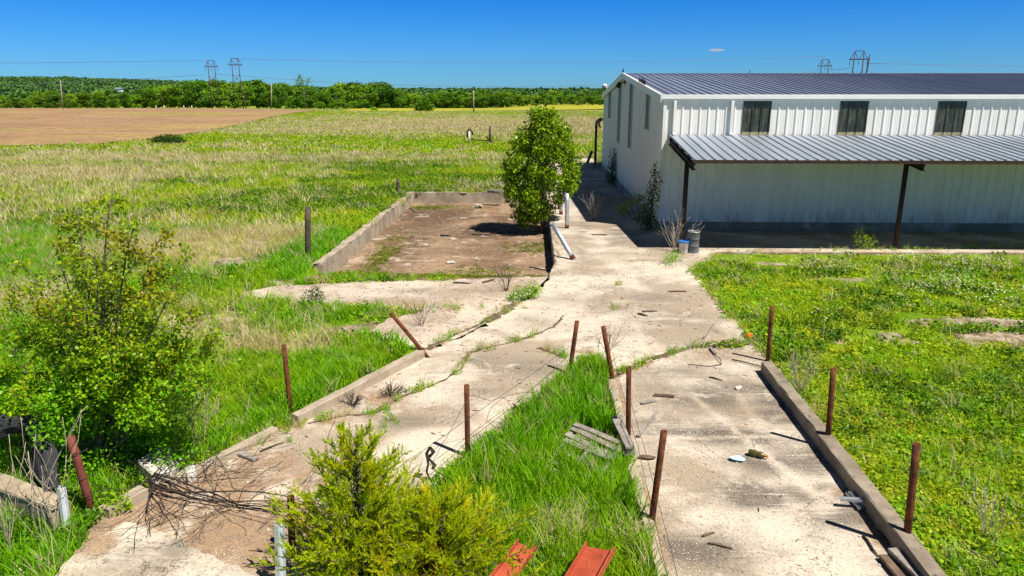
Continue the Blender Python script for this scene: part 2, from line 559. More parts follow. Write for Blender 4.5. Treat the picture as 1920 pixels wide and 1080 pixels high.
M['plough'] = plough_mat()
M['yellow'] = yellow_mat()
M['grass'] = leafmat('grass_blade', (.12, .38, .004), (.27, .56, .010), (.36, .53, .010), .42, .5, .22, True)
M['grass_yellow'] = leafmat('grass_yellowish', (.30, .45, .006), (.50, .60, .016), (.52, .54, .03), .42, .5, .3, True)
M['straw'] = leafmat('straw_blade', (.50, .42, .20), (.70, .62, .38), (.44, .38, .15), .25, .6, .5, True)
M['clover'] = leafmat('clover_leaf', (.11, .31, .004), (.30, .55, .010), (.44, .55, .012), .4, .5, .35, True)
M['petal'] = simple('petal', (.66, .66, .44), (.72, .72, .55), 9, .7, 0, 0)
M['leaf_main'] = leafmat('leaf_main', (.05, .14, .003), (.35, .52, .006), None, .32, .35)
M['leaf_bush'] = leafmat('leaf_bush', (.09, .33, .004), (.26, .55, .008), (.36, .54, .010), .4, .4, .9)
M['leaf_olive'] = leafmat('leaf_olive', (.17, .30, .005), (.42, .54, .012), (.34, .28, .010), .4, .4, 1.4)
M['leaf_cedar'] = leafmat('leaf_cedar', (.36, .50, .004), (.66, .76, .012), (.70, .64, .012), .5, .6, 2.5)
M['leaf_young'] = leafmat('leaf_young', (.03, .08, .008), (.07, .13, .012), None, .3, .4)
M['leaf_pale'] = leafmat('leaf_pale', (.25, .28, .04), (.42, .40, .08), None, .35, .4)
M['leaf_wood'] = leafmat('leaf_wood', (.035, .115, .004), (.10, .23, .007), (.12, .22, .006), .2, .6, .12, False, True)
M['leaf_wood_light'] = leafmat('leaf_wood_light', (.07, .18, .004), (.15, .30, .008), (.18, .29, .008), .2, .6, .12, False, True)
M['leaf_far'] = leafmat('leaf_far', (.045, .115, .028), (.08, .17, .035), None, .1, .7, .02, False, True)
M['weed_dark'] = leafmat('weed_dark', (.045, .13, .006), (.10, .22, .008), (.12, .20, .010), .2, .5, .5, True)
M['moss'] = leafmat('moss', (.10, .15, .01), (.17, .20, .015), None, .2, .7, 1, True)

# ------------------------------------------------------------------ layout, measured on the ground
PIT_X0, PIT_X1, PIT_Y0, PIT_Y1 = -6.1, 0.72, 20.3, 36.3
BX, BY0, BY1, BXE = 4.56, 26.3, 49.2, 54.0      # warehouse: gable plane, front, rear, far end
PAVE = [(PIT_X1, 58.0), (PIT_X1, 21.4)] + GP([(1028, 518), (1000, 548), (940, 589), (870, 628), (797, 657), (555, 785), (515, 803),
        (300, 908), (170, 968), (150, 1030), (60, 1130), (560, 1130), (700, 1012), (800, 926), (880, 862), (1000, 757), (1072, 692), (1086, 672),
        (1118, 668), (1140, 688), (1152, 704), (1235, 669), (1300, 651), (1412, 644), (1395, 615), (1370, 590), (1335, 548), (1312, 524), (1302, 508), (1345, 473)]) + \
       [(14, 22.55), (45, 22.5), (45, BY0 + .1), (BX + .1, BY0 + .1), (BX + .1, 58.0)]
RAMP = GP([(1153, 708), (1235, 672), (1300, 654), (1412, 647), (1440, 670), (1690, 1003), (1800, 1150), (1275, 1150), (1230, 1000), (1185, 845)])
GRAVEL = GP([(425, 551), (520, 537), (640, 529), (800, 526), (1032, 518), (1002, 550), (938, 592), (872, 630), (798, 657), (755, 642), (688, 622), (722, 600),
             (795, 582), (700, 576), (600, 570), (500, 560)])
FORE = GP([(140, 1045), (235, 987), (292, 1000), (375, 1040), (480, 1090), (560, 1140), (60, 1140)])
PLOUGH = [tuple(G(u, v).xy) for u, v in ((-900, 296), (-260, 288), (0, 277), (180, 273), (290, 262), (400, 248), (470, 233), (540, 220), (600, 213.5), (420, 208), (200, 201.5), (0, 198.5), (-260, 197), (-900, 197))]
YELLOW = [tuple(G(u, v).xy) for u, v in ((640, 213), (700, 213), (800, 212), (900, 209), (1150, 205), (1400, 203), (1400, 196.5), (1150, 196.5), (900, 195.5), (680, 196))]
PIT = [(PIT_X0 - .2, PIT_Y0 - 1.6), (PIT_X1 + .3, PIT_Y0 - 1.6), (PIT_X1 + .3, PIT_Y1 + .25), (PIT_X0 - .2, PIT_Y1 + .25)]
BUILD = [(BX - .1, BY0 - 4), (BXE, BY0 - 4), (BXE, BY1 + .5), (BX - .1, BY1 + .5)]


def gauss(x, y, u, v, rx, ry, z=0):
    p = G(u, v, z)
    return np.exp(-(((x - p.x) / rx) ** 2 + ((y - p.y) / ry) ** 2))


def dryness(x, y):
    x = np.asarray(x, float); y = np.asarray(y, float)
    d = 0.11 + .20 * sstep(14, 40, y) + .03 * sstep(45, 85, y) + .08 * sstep(85, 180, y)
    d = d + (fbm(x, y * 2.6, 22, 2, 5) - .5) * .75 * sstep(8, 30, y)
    d = d + (fbm(x, y, 4, 12, 3) - .5) * .4
    d = np.where(x > 2, d - .12 * sstep(30, 10, y), d)
    for u, v, rx, ry, a in ((450, 450, 2.2, 2.5, .75), (540, 440, 1.6, 2.0, .6), (400, 480, 1.5, 1.5, .6), (330, 590, 1.6, 1.3, .4), (420, 640, 2.0, .9, .4), (560, 650, 1.5, .5, .5),
                            (60, 330, 8, 4, .3), (330, 300, 10, 3, .3), (700, 240, 25, 30, .22), (1000, 235, 30, 40, .38), (60, 560, 1.5, 2, .5), (250, 470, 1.8, 1.5, .4),
                            (820, 262, 14, 10, -.2), (900, 330, 9, 6, -.3), (650, 345, 8, 4, -.35), (480, 260, 20, 14, -.25), (620, 430, 2, 4, -.5)):
        d = d + a * gauss(x, y, u, v, rx, ry)
    return np.clip(d, 0, 1)


def bareness(x, y):
    x = np.asarray(x, float); y = np.asarray(y, float)
    b = np.zeros_like(x)
    for u, v, rx, ry, a in ((430, 495, 1.2, 1.0, 1.3), (450, 455, 1.6, 1.3, 1.0), (505, 522, 1.0, .7, 1.3), (380, 600, 1.0, .5, .8), (560, 560, .8, .4, .9), (660, 615, .8, .4, .9), (1430, 492, 1.2, .5, 1.2), (1560, 520, 2.2, .4, .6), (1700, 628, 3.2, .5, 1.2), (1500, 622, 1.3, .4, .9), (1820, 600, 1.6, .4, .9),
                            (1880, 640, 1.5, .5, .8), (1760, 565, 2, .3, .6), (1600, 468, 12, .35, .8), (700, 610, .7, .5, .8), (1065, 1000, .3, .25, .7), (290, 865, .5, .5, .7)):
        b = np.maximum(b, a * gauss(x, y, u, v, rx, ry))
    return b * (.35 + .95 * sstep(.38, .60, fbm(x, y, 1.5, 66, 4)))


# ------------------------------------------------------------------ the ground: one sheet to the horizon
def axis(lo, hi, fine_lo, fine_hi, step, grow=1.16):
    a = list(np.arange(fine_lo, fine_hi + 1e-6, step)); s = step
    while a[-1] < hi: s *= grow; a.append(a[-1] + s)
    s = step
    while a[0] > lo: s *= grow; a.insert(0, a[0] - s)
    return np.array(a)


def make_ground():
    xs = axis(-6000, 6000, -12, 16, .25, 1.09); ys = axis(-60, 9000, 3, 38, .25, 1.07)
    X, Y = np.meshgrid(xs, ys)
    Z = zt(X, Y)
    ins = (X > PIT_X0 - .1) & (X < PIT_X1 + .05) & (Y > PIT_Y0 - 1.4) & (Y < PIT_Y1 + .2)
    Z = np.where(ins, -1.0, Z)
    nx, ny = len(xs), len(ys)
    V = np.stack([X.ravel(), Y.ravel(), Z.ravel()], 1)
    i = np.arange(nx * ny).reshape(ny, nx)
    F = np.stack([i[:-1, :-1].ravel(), i[:-1, 1:].ravel(), i[1:, 1:].ravel(), i[1:, :-1].ravel()], 1)
    me = npmesh('ground', V, F, M['ground'], True)
    for nm, fn in (('dry', dryness), ('bare', bareness)):
        a = me.attributes.new(nm, 'FLOAT', 'POINT'); a.data.foreach_set('value', fn(V[:, 0], V[:, 1]).astype(np.float32))
    tag(link('ground', me), kind='structure')


make_ground()


def sheet(name, poly, z, res, mat, jitter=0, attrs=None, skirt=0, kind='structure', seed=1, edge=0):
    """flat paving of any outline; broken edge by jitter; painted wear in vertex attributes"""
    rg = np.random.default_rng(seed)
    b = []
    n = len(poly)
    for i in range(n):
        p = np.array(poly[i]); q = np.array(poly[(i + 1) % n]); L = np.linalg.norm(q - p)
        m = max(1, int(L / res))
        for k in range(m):
            pt = p + (q - p) * k / m
            if jitter and k: pt = pt + rg.normal(0, jitter, 2)
            b.append(pt)
    b = np.array(b)
    x0, y0 = b.min(0); x1, y1 = b.max(0)
    gx, gy = np.meshgrid(np.arange(x0, x1, res), np.arange(y0, y1, res))
    gx = gx.ravel() + rg.uniform(-.3, .3, gx.size) * res; gy = gy.ravel() + rg.uniform(-.3, .3, gy.size) * res
    ok = inpoly(gx, gy, [tuple(p) for p in b])
    pts = np.concatenate([b, np.stack([gx[ok], gy[ok]], 1)])
    e = [(i, (i + 1) % len(b)) for i in range(len(b))]
    ov, oe, of, *_ = delaunay_2d_cdt([Vector(p) for p in pts.tolist()], e, [], 1, 1e-5)
    V2 = np.array([tuple(v) for v in ov])
    zz = z(V2[:, 0], V2[:, 1]) if callable(z) else np.full(len(V2), z)
    V = np.concatenate([V2, zz[:, None]], 1)
    tri = np.array([f for f in of if len(f) == 3])
    a = V2[tri]; ar = (a[:, 1, 0] - a[:, 0, 0]) * (a[:, 2, 1] - a[:, 0, 1]) - (a[:, 1, 1] - a[:, 0, 1]) * (a[:, 2, 0] - a[:, 0, 0])
    tri[ar < 0] = tri[ar < 0][:, ::-1]
    if skirt:
        zb = z(b[:, 0], b[:, 1]) if callable(z) else np.full(len(b), z)
        m = len(V); k = len(b)
        V = np.concatenate([V, np.c_[b, zb], np.c_[b, zb - skirt]])
        s = []
        for i in range(k):
            j = (i + 1) % k
            s += [(m + i, m + k + i, m + j), (m + j, m + k + i, m + k + j)]
        tri = np.concatenate([tri, np.array(s)])
    me = npmesh(name, V, tri, mat)
    for nm in ('stain', 'dirt', 'chips'):
        at_ = me.attributes.new(nm, 'FLOAT', 'POINT')
        f = (attrs or {}).get(nm)
        val = np.clip(f(V[:, 0], V[:, 1]), 0, 1) if f else np.zeros(len(V))
        if edge and nm == 'dirt':
            dm = np.concatenate([np.min(np.hypot(c_[:, 0:1] - b[:, 0], c_[:, 1:2] - b[:, 1]), axis=1) for c_ in np.array_split(V, 40)])
            val = np.maximum(val, .75 * np.exp(-(dm / edge) ** 2) * (fbm(V[:, 0], V[:, 1], .9, 55, 3) > .42))
        at_.data.foreach_set('value', val.astype(np.float32))
    o = link(name, me)
    return tag(o, kind=kind)


def blobs(spec):
    def f(x, y):
        r = np.zeros_like(x)
        for u, v, rx, ry, a in spec: r = np.maximum(r, a * gauss(x, y, u, v, rx, ry))
        return r
    return f


def segdist(x, y, a, b):
    ax, ay = G(*a).xy; bx, by = G(*b).xy
    dx, dy = bx - ax, by - ay
    t = np.clip(((x - ax) * dx + (y - ay) * dy) / (dx * dx + dy * dy), 0, 1)
    return np.hypot(x - ax - t * dx, y - ay - t * dy)


pave_dirt = blobs([(330, 930, 1.3, .9, 1.1), (200, 1000, .9, .6, .9), (480, 870, .9, .6, .75), (500, 1000, 1.2, .7, 1.1), (590, 900, .8, .5, .7), (400, 1040, .9, .5, .7), (720, 745, .5, .4, .9), (620, 790, .4, .35, .7),
                   (820, 560, .8, .5, .35), (1500, 445, 8, 1.0, .35), (1130, 430, .6, 1.6, .5), (1075, 345, .6, 6, .3), (540, 800, .3, .3, .7), (1100, 660, .35, .25, .8)])
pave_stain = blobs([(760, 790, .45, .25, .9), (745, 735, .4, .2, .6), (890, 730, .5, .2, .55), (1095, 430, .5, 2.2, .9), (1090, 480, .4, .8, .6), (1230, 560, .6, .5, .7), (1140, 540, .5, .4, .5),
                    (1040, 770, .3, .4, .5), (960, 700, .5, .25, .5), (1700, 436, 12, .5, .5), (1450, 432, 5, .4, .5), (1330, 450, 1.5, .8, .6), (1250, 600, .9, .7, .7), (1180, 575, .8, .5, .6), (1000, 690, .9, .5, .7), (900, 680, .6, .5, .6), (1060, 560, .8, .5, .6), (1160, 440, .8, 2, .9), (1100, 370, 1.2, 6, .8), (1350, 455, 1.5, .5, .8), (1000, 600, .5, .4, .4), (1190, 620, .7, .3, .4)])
pave_chips = blobs([(1200, 540, 1.6, 1.2, 1), (1250, 600, 1.2, .6, 1), (960, 560, 1.5, 1, .9), (1300, 470, 2, .5, .8), (1000, 700, 1.2, 1, .4), (1600, 466, 10, .4, 1)])
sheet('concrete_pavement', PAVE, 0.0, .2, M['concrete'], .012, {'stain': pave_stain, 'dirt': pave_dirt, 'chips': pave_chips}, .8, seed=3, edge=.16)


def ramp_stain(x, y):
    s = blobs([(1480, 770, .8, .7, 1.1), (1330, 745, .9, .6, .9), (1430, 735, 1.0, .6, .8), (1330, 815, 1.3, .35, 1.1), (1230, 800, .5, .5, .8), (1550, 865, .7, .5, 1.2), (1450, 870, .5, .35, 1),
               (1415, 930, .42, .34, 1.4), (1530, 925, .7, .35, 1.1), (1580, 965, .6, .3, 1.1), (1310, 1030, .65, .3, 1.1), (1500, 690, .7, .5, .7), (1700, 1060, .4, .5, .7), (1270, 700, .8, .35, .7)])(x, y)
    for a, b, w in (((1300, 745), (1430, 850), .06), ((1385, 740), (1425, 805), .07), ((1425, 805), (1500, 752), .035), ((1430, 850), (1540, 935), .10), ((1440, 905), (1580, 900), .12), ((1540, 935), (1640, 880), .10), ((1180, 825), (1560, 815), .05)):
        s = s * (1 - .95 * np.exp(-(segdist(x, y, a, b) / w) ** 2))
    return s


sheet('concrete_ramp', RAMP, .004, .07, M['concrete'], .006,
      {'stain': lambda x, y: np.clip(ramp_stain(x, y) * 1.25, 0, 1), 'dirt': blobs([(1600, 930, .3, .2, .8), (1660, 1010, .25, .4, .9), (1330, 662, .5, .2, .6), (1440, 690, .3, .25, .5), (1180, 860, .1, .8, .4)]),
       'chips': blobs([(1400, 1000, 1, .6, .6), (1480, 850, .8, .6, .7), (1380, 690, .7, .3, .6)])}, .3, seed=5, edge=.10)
sheet('gravel_path', GRAVEL, .0, .14, M['gravel'], .05,
      {'chips': lambda x, y: np.ones_like(x), 'dirt': blobs([(700, 570, 1.5, .4, .8), (960, 540, .6, .5, .7), (760, 560, 1.2, .3, .5), (870, 560, 1, .5, .35)]), 'stain': blobs([(820, 546, 1.2, .25, .9), (720, 563, .8, .25, .8)])}, .05, seed=6)
M['pale_concrete'] = concrete_mat('pale_concrete', (.50, .43, .34), (.62, .55, .45), (.34, .29, .23), (.24, .165, .11))
sheet('foreground_slab', FORE, .06, .07, M['pale_concrete'], .015,
      {'stain': blobs([(330, 1040, .25, .5, .8), (250, 1060, .3, .3, .7)]), 'dirt': blobs([(180, 1030, .3, .3, .8), (290, 1000, .3, .1, .5)])}, .2, seed=8)


def pit_z(x, y): return -.50 * sstep(18.3, 22.0, y) - .004 + .05 * (fbm(x, y, 2.5, 21, 3) - .5) * sstep(18.5, 20, y)


sheet('pit_floor', [(PIT_X0 - .05, 18.25), (PIT_X1 + .02, 18.25), (PIT_X1 + .02, PIT_Y1 + .05), (PIT_X0 - .05, PIT_Y1 + .05)], pit_z, .2, M['pit_dirt'], 0,
      {'dirt': blobs([(760, 430, 1.5, 5, .6), (900, 415, 2, 2, .7), (800, 380, 3, 3, .8), (700, 490, 1.5, 1.2, .6), (960, 390, 1.5, 2, .6)]), 'chips': blobs([(850, 460, 3, 3, .7), (960, 470, 2, 2, .6), (800, 515, 3, .6, .5)]),
       'stain': blobs([(720, 500, 2, .6, .6), (830, 400, 3, 3, .6)])}, 0, seed=9)


def lift(o):
    me = o.data; n = len(me.vertices); c = np.empty(n * 3, np.float32); me.vertices.foreach_get('co', c); c = c.reshape(-1, 3)
    c[:, 2] = zt(c[:, 0], c[:, 1]) + .22
    me.vertices.foreach_set('co', c.ravel()); me.update()


lift(sheet('ploughed_field', PLOUGH, 0, 4.0, M['plough'], .5, seed=10))
CREST = [tuple(G(u, v).xy) for u, v in ((-260, 197.6), (0, 199.3), (200, 202.3), (420, 208.8), (420, 207), (200, 200.5), (0, 197.5), (-260, 195.8))]
lift(sheet('grass_strip', CREST, 0, 6.0, M['yellow'], .4, seed=12)); bpy.data.objects['grass_strip'].location.z = .08
lift(sheet('yellow_field', YELLOW, 0, 6.0, M['yellow'], .8, seed=11))


# ------------------------------------------------------------------ kerbs and low walls
def strip_mesh(path, width, z0, z1, mat, name, seg=.25, jit=.008, seed=0, parent=None):
    """a long cast block following a path, edges chipped"""
    rg = random.Random(seed)
    P = [Vector((p[0], p[1])) for p in path]
    pts = []
    for a, b in zip(P[:-1], P[1:]):
        m = max(1, int((b - a).length / seg))
        pts += [a + (b - a) * k / m for k in range(m)]
    pts.append(P[-1])
    vs = []; fs = []
    for i, p in enumerate(pts):
        d = (pts[min(i + 1, len(pts) - 1)] - pts[max(i - 1, 0)]).normalized()
        nrm = Vector((-d.y, d.x)) * width / 2
        j = lambda s=1: rg.gauss(0, jit * s)
        ch = .014
        for sgn, prof in ((-1, ((1, z0), (1, z1 - ch), (1 - ch * 2 / width, z1))), (1, ((1 - ch * 2 / width, z1), (1, z1 - ch), (1, z0)))):
            for wf, z in prof:
                q = p + nrm * sgn * wf + Vector((j(), j())) * (1 if z > z0 else 0)
                vs.append((q.x, q.y, z + (j() if z > z0 else 0)))
    n = len(pts)
    for i in range(n - 1):
        for k in range(5):
            a = i * 6 + k
            fs.append((a, a + 1, a + 7, a + 6))
    fs.append((0, 5, 4, 3, 2, 1)); m = (n - 1) * 6
    fs.append((m, m + 1, m + 2, m + 3, m + 4, m + 5))
    b = MB(); b.add(vs, fs)
    return b.build(name, mat, parent)


def kerb(px, width, z1, side, name='kerb', seed=0, mat=None, z0=-.3, dx=0):
    pts = [G(u, v, z1) for u, v in px]
    o = strip_mesh([(p.x + dx, p.y) for p in pts], width, z0, z1, mat or M['kerb'], name, seed=seed)
    return o


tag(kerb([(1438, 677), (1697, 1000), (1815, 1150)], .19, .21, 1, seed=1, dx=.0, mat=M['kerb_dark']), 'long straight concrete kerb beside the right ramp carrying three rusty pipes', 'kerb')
tag(kerb([(790, 655), (552, 778)], .15, .15, 1, seed=2), 'straight concrete kerb between the leaning pipe and the upright pipe', 'kerb')
tag(kerb([(514, 801), (430, 845), (305, 905)], .14, .10, 1, seed=3), 'low worn kerb running up to the fallen dead branch', 'kerb')
tag(kerb([(268, 912), (195, 952)], .17, .13, 1, seed=4), 'short broken kerb length beside the thick leaning pipe', 'kerb')
tag(kerb([(1146, 706), (1178, 845), (1222, 1000), (1262, 1150)], .13, .05, 1, seed=5), 'narrow low kerb between the grass wedge and the ramp', 'kerb')


def wall_thing(name, path, width, z0, z1, label, seed, mat=None, jit=.02):
    o = strip_mesh(path, width, z0, z1, mat or M['kerb'], name, .35, jit, seed)
    return tag(o, label, 'wall')


wall_thing('retaining_wall', [(PIT_X0 - .12, PIT_Y0 - .3), (PIT_X0 - .12, PIT_Y1 + .28)], .24, -.9, .08, 'long low concrete wall along the grass side of the sunken yard', 11, M['wall_weathered'])
wall_thing('retaining_wall', [(PIT_X0 + .004, PIT_Y1 + .14), (PIT_X1 - .01, PIT_Y1 + .14)], .26, -.9, .03, 'low cracked concrete wall across the back of the sunken yard', 12, M['wall_weathered'], jit=.025)
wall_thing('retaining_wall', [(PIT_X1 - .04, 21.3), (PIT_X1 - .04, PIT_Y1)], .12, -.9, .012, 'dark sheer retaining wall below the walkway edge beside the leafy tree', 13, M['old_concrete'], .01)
# block wall at the near left
bw = GP([(-60, 884), (112, 945)], .30)
wb = empty('block_wall', (bw[0][0], bw[0][1], 0), 'low block wall with a worn top under the black fabric', 'wall')
strip_mesh(bw, .20, -.3, .29, M['block'], 'wall_body', .4, .012, 21, wb)
strip_mesh([(bw[0][0], bw[0][1] + .003), (bw[1][0] - .02, bw[1][1] + .003)], .22, .292, .325, M['block'], 'coping', .3, .012, 22, wb)

# ------------------------------------------------------------------ the warehouse
WH = empty('warehouse', (BX, BY0, 0), 'long white metal warehouse with grey ribbed roof and open lean-to canopy', 'warehouse')
EAVE, RIDGE = 4.70, 5.74
YM = (BY0 + BY1) / 2


def ribbed(o, u, v, n, length, lo, hi, pitch=.305, rh=.032, rw=.075, rt=.035, minor=True, start=0.0, mesh=None):
    """ribbed metal sheet: o origin, u along, v up, n outwards; lo(s), hi(s) ends along v"""
    o, u, v, n = Vector(o), Vector(u).normalized(), Vector(v).normalized(), Vector(n).normalized()
    prof = [(0, 0)]; s = start
    while s < length:
        prof += [(s, 0), (s + (rw - rt) / 2, rh), (s + (rw + rt) / 2, rh), (s + rw, 0)]
        if minor:
            for f in (.36, .68):
                a = s + rw + (pitch - rw) * f
                prof += [(a - .012, 0), (a, .006), (a + .012, 0)]
        s += pitch
    prof = [p for p in prof if p[0] <= length] + [(length, 0)]
    b = mesh or MB()
    vs = []
    for s, d in prof:
        vs += [o + u * s + n * d + v * lo(s), o + u * s + n * d + v * hi(s)]
    fs = [(2 * i, 2 * i + 2, 2 * i + 3, 2 * i + 1) for i in range(len(prof) - 1) if prof[i + 1][0] - prof[i][0] > 1e-6]
    b.add(vs, fs)
    return b


FL = .30
LX = BXE - BX
ribbed((BX, BY0, 0), (1, 0, 0), (0, 0, 1), (0, -1, 0), LX, lambda s: FL, lambda s: EAVE).build('front_wall', M['siding'], WH)
LY = BY1 - BY0
gh = lambda s: EAVE + (RIDGE - EAVE) * (1 - abs(s - LY / 2) / (LY / 2))
ribbed((BX, BY1, 0), (0, -1, 0), (0, 0, 1), (-1, 0, 0), LY, lambda s: FL, gh, rh=.02).build('gable_wall', M['siding'], WH)
ribbed((BXE, BY1, 0), (-1, 0, 0), (0, 0, 1), (0, 1, 0), LX, lambda s: FL, lambda s: EAVE, minor=False).build('rear_wall', M['siding'], WH)
ribbed((BXE, BY0, 0), (0, 1, 0), (0, 0, 1), (1, 0, 0), LY, lambda s: FL, gh, minor=False).build('gable_wall', M['siding'], WH)
b = MB()
b.box((BX + LX / 2, BY0 - .02, FL / 2 - .15), (LX + .10, .12, FL + .29)); b.box((BX - .02, (BY0 + BY1) / 2 + .06, FL / 2 - .15), (.12, LY - .04, FL + .29))
b.build('foundation', M['old_concrete'], WH, bevel=.01)
# roof: two slopes of ribbed sheet with a cap, rake trims and gutter
sl = math.hypot(YM - BY0 + .12, RIDGE - EAVE + .01)
RX0 = BX - .14
vd = Vector((0, YM - BY0 + .12, RIDGE - EAVE + .01)).normalized()
RO = Vector((RX0, BY0 - .12, EAVE + .055))
rm = ribbed(RO, (1, 0, 0), vd, vd.cross(Vector((-1, 0, 0))) * 1.0, LX + .28, lambda s: 0, lambda s: sl, rh=.038, minor=False)
vd2 = Vector((0, -vd.y, vd.z))
ribbed((RX0, BY1 + .12, EAVE + .055), (1, 0, 0), vd2, Vector((0, vd.z, vd.y)), LX + .28, lambda s: 0, lambda s: sl, rh=.038, minor=False, mesh=rm)
roof = rm.build('roof', M['roof'], WH)
b = MB()
for sgn in (-1, 1):
    b.bar((RX0, YM + sgn * .1, RIDGE + .098), (BXE + .14, YM + sgn * .1, RIDGE + .098), .22, .012, (0, sgn * .1, 1))
b.build('ridge_cap', M['roof'], roof)
b = MB()
for sgn, Y in ((-1, BY0), (1, BY1)):
    b.bar((RX0 - .012, Y + sgn * .14, EAVE - .035), (RX0 - .012, YM, RIDGE - .015), .03, .26)
    b.bar((RX0 - .02, Y + sgn * .14, EAVE + .105), (RX0 - .02, YM, RIDGE + .125), .10, .02)
b.build('rake_trim', M['trim'], WH)
b = MB()
b.box((BX + LX / 2, BY0 - .085, EAVE + .02), (LX + .3, .105, .15)); b.box((BX + LX / 2, BY0 - .07, EAVE - .085), (LX + .3, .07, .055))
b.build('gutter', M['trim'], WH, bevel=.008)
b = MB(); b.box((BX + LX / 2, BY1 + .10, EAVE), (LX + .3, .135, .2)); b.build('gutter', M['trim'], WH)
# downspouts
for u in (1264, 1371):
    x = at(u, 215, BY0).x; b = MB()
    b.box((x, BY0 - .09, 4.03), (.10, .075, 1.12)); b.bar((x, BY0 - .09, 3.48), (x + .01, BY0 - .19, 3.42), .10, .075)
    b.build('downspout', M['trim'], WH, bevel=.008)
b = MB(); b.box((BX + .02, BY0 - .05, (FL + EAVE) / 2), (.11, .012, EAVE - FL - .05)); b.box((BX - .045, BY0 + .03, (FL + EAVE) / 2), (.012, .12, EAVE - FL - .05))
b.build('corner_trim', M['trim'], WH)
# translucent panels high in the front wall
x0 = at(1391, 220, BY0).x; dx = at(1573, 220, BY0).x - x0
for k in range(12):
    xx = BX + round((x0 + k * dx - BX) / .305) * .305
    w = ribbed((xx, BY0 - .014, 0), (1, 0, 0), (0, 0, 1), (0, -1, 0), .305 * 3 + .075, lambda s: 3.50, lambda s: EAVE - .02, minor=False).build('window', M['fibreglass'], WH)
    ribbed((xx, BY0 - .018, 0), (1, 0, 0), (0, 0, 1), (0, -1, 0), .305 * 3 + .075, lambda s: 3.38, lambda s: 3.52, minor=False).build('sill_strip', M['fibre_pale'], w)
# tall narrow louvred slits in the gable


def gy(u):  # depth of gable-plane point at column u
    a, c = BY0, BY1
    for _ in range(40):
        m = (a + c) / 2
        if at(u, 200, m).x > BX: c = m
        else: a = m
    return (a + c) / 2


for ut, vt, ub, vb, wpx in ((1145.5, 175, 1143, 221, 4), (1165, 160, 1161, 267, 4.5), (1187.5, 158, 1181, 277, 5), (1218.5, 174, 1214.5, 242, 6)):
    y = gy((ut + ub) / 2); zt_, zb_ = at(ut, vt, y).z, at(ub, vb, y).z
    y1 = gy((ut + ub) / 2 - wpx / 2); wd = abs(y1 - y) * 2
    b = MB(); b.box((BX - .03, y, (zt_ + zb_) / 2), (.03, wd, zt_ - zb_))
    w = b.build('slit_window', M['louvre'], WH)
    for s in (-1, 1): b = MB(); b.box((BX - .035, y + s * (wd / 2 + .025), (zt_ + zb_) / 2), (.05, .05, zt_ - zb_ + .1)); b.build('side_frame', M['galv'], w)
# flood lamp below the gable peak
b = MB(); b.box((BX - .05, YM, 5.42), (.06, .12, .2)); b.bar((BX - .07, YM, 5.42), (BX - .3, YM - .05, 5.36), .05, .05)
fl = b.build('floodlight', M['dark_steel'], WH)
b = MB(); b.box((BX - .36, YM - .06, 5.28), (.2, .34, .28), Matrix.Rotation(.5, 3, 'Y')); b.build('lamp_head', M['dark_steel'], fl, bevel=.02)
# lean-to canopy in front
CF, CZ0, CZ1 = 22.0, 2.90, 3.40
CXL = at(1300, 300, CF).x
cv = Vector((0, BY0 - .05 - CF, CZ1 - CZ0)); cl = cv.length; cv.normalize()
can = ribbed((CXL, CF, CZ0), (1, 0, 0), cv, Vector((0, -cv.z, cv.y)), BXE - CXL, lambda s: 0, lambda s: cl, rh=.038, minor=False).build('canopy_roof', M['canopy'], WH)
b = MB(); b.bar((CXL, CF + .02, CZ0 - .055), (BXE, CF + .02, CZ0 - .055), .03, .10); b.build('eave_angle', M['dark_steel'], can)
PY = 23.1
px0 = at(1281, 380, PY).x; pdx = at(1690, 380, PY).x - px0
sl2 = (CZ1 - CZ0) / (BY0 - CF)
for k in range(6):
    x = px0 + pdx * k
    if k == 0: x = max(x, CXL + .05)
    b = MB(); b.tube([(x, PY, -.05), (x, PY, 2.75)], .075, 10)
    p = b.build('canopy_post', M['dark_steel'], WH, True)
    b = MB(); b.box((x, PY, .012), (.26, .26, .02)); b.build('base_plate', M['dark_steel'], p)
    b = MB()
    for dz, h, wd in ((-.17, .016, .12), (-.25, .15, .012), (-.33, .016, .12)):
        b.bar((x, CF + .06, CZ0 + dz + .02), (x, BY0 - .08, CZ1 + dz + .02), wd, h)
    b.build('rafter', M['dark_steel'], can)
b = MB()
for k in range(4):
    y = CF + .9 + k * 1.05; z = CZ0 + sl2 * (y - CF)
    b.box((CXL + (BXE - CXL) / 2, y, z - .075), (BXE - CXL, .05, .11))
b.build('purlin', M['dark_steel'], can)
# lean-to at the rear, seen past the far corner
rz = 3.05
b = MB(); ribbed((BX - .25, BY1 + .05, 3.35), (1, 0, 0), Vector((0, 1, -.09)), Vector((0, .09, 1)), LX, lambda s: 0, lambda s: 3.6, rh=.038, minor=False, mesh=b)
rc = b.build('canopy_roof', M['canopy'], WH)
b = MB(); b.bar((BX - .2, BY1 + .1, 3.2), (BX - .2, BY1 + 3.6, 2.88), .1, .25); b.bar((BX - .2, BY1 + .1, 2.75), (BX - .2, BY1 + 1.6, 3.0), .08, .1); b.build('rafter', M['dark_steel'], rc)
for k in range(5):
    b = MB(); b.tube([(BX - .2 + 7 * k, BY1 + 3.2, -.05), (BX - .2 + 7 * k, BY1 + 3.2, 2.85)], .09, 8); b.build('canopy_post', M['dark_steel'], WH, True)

# ------------------------------------------------------------------ birds on the roof edge


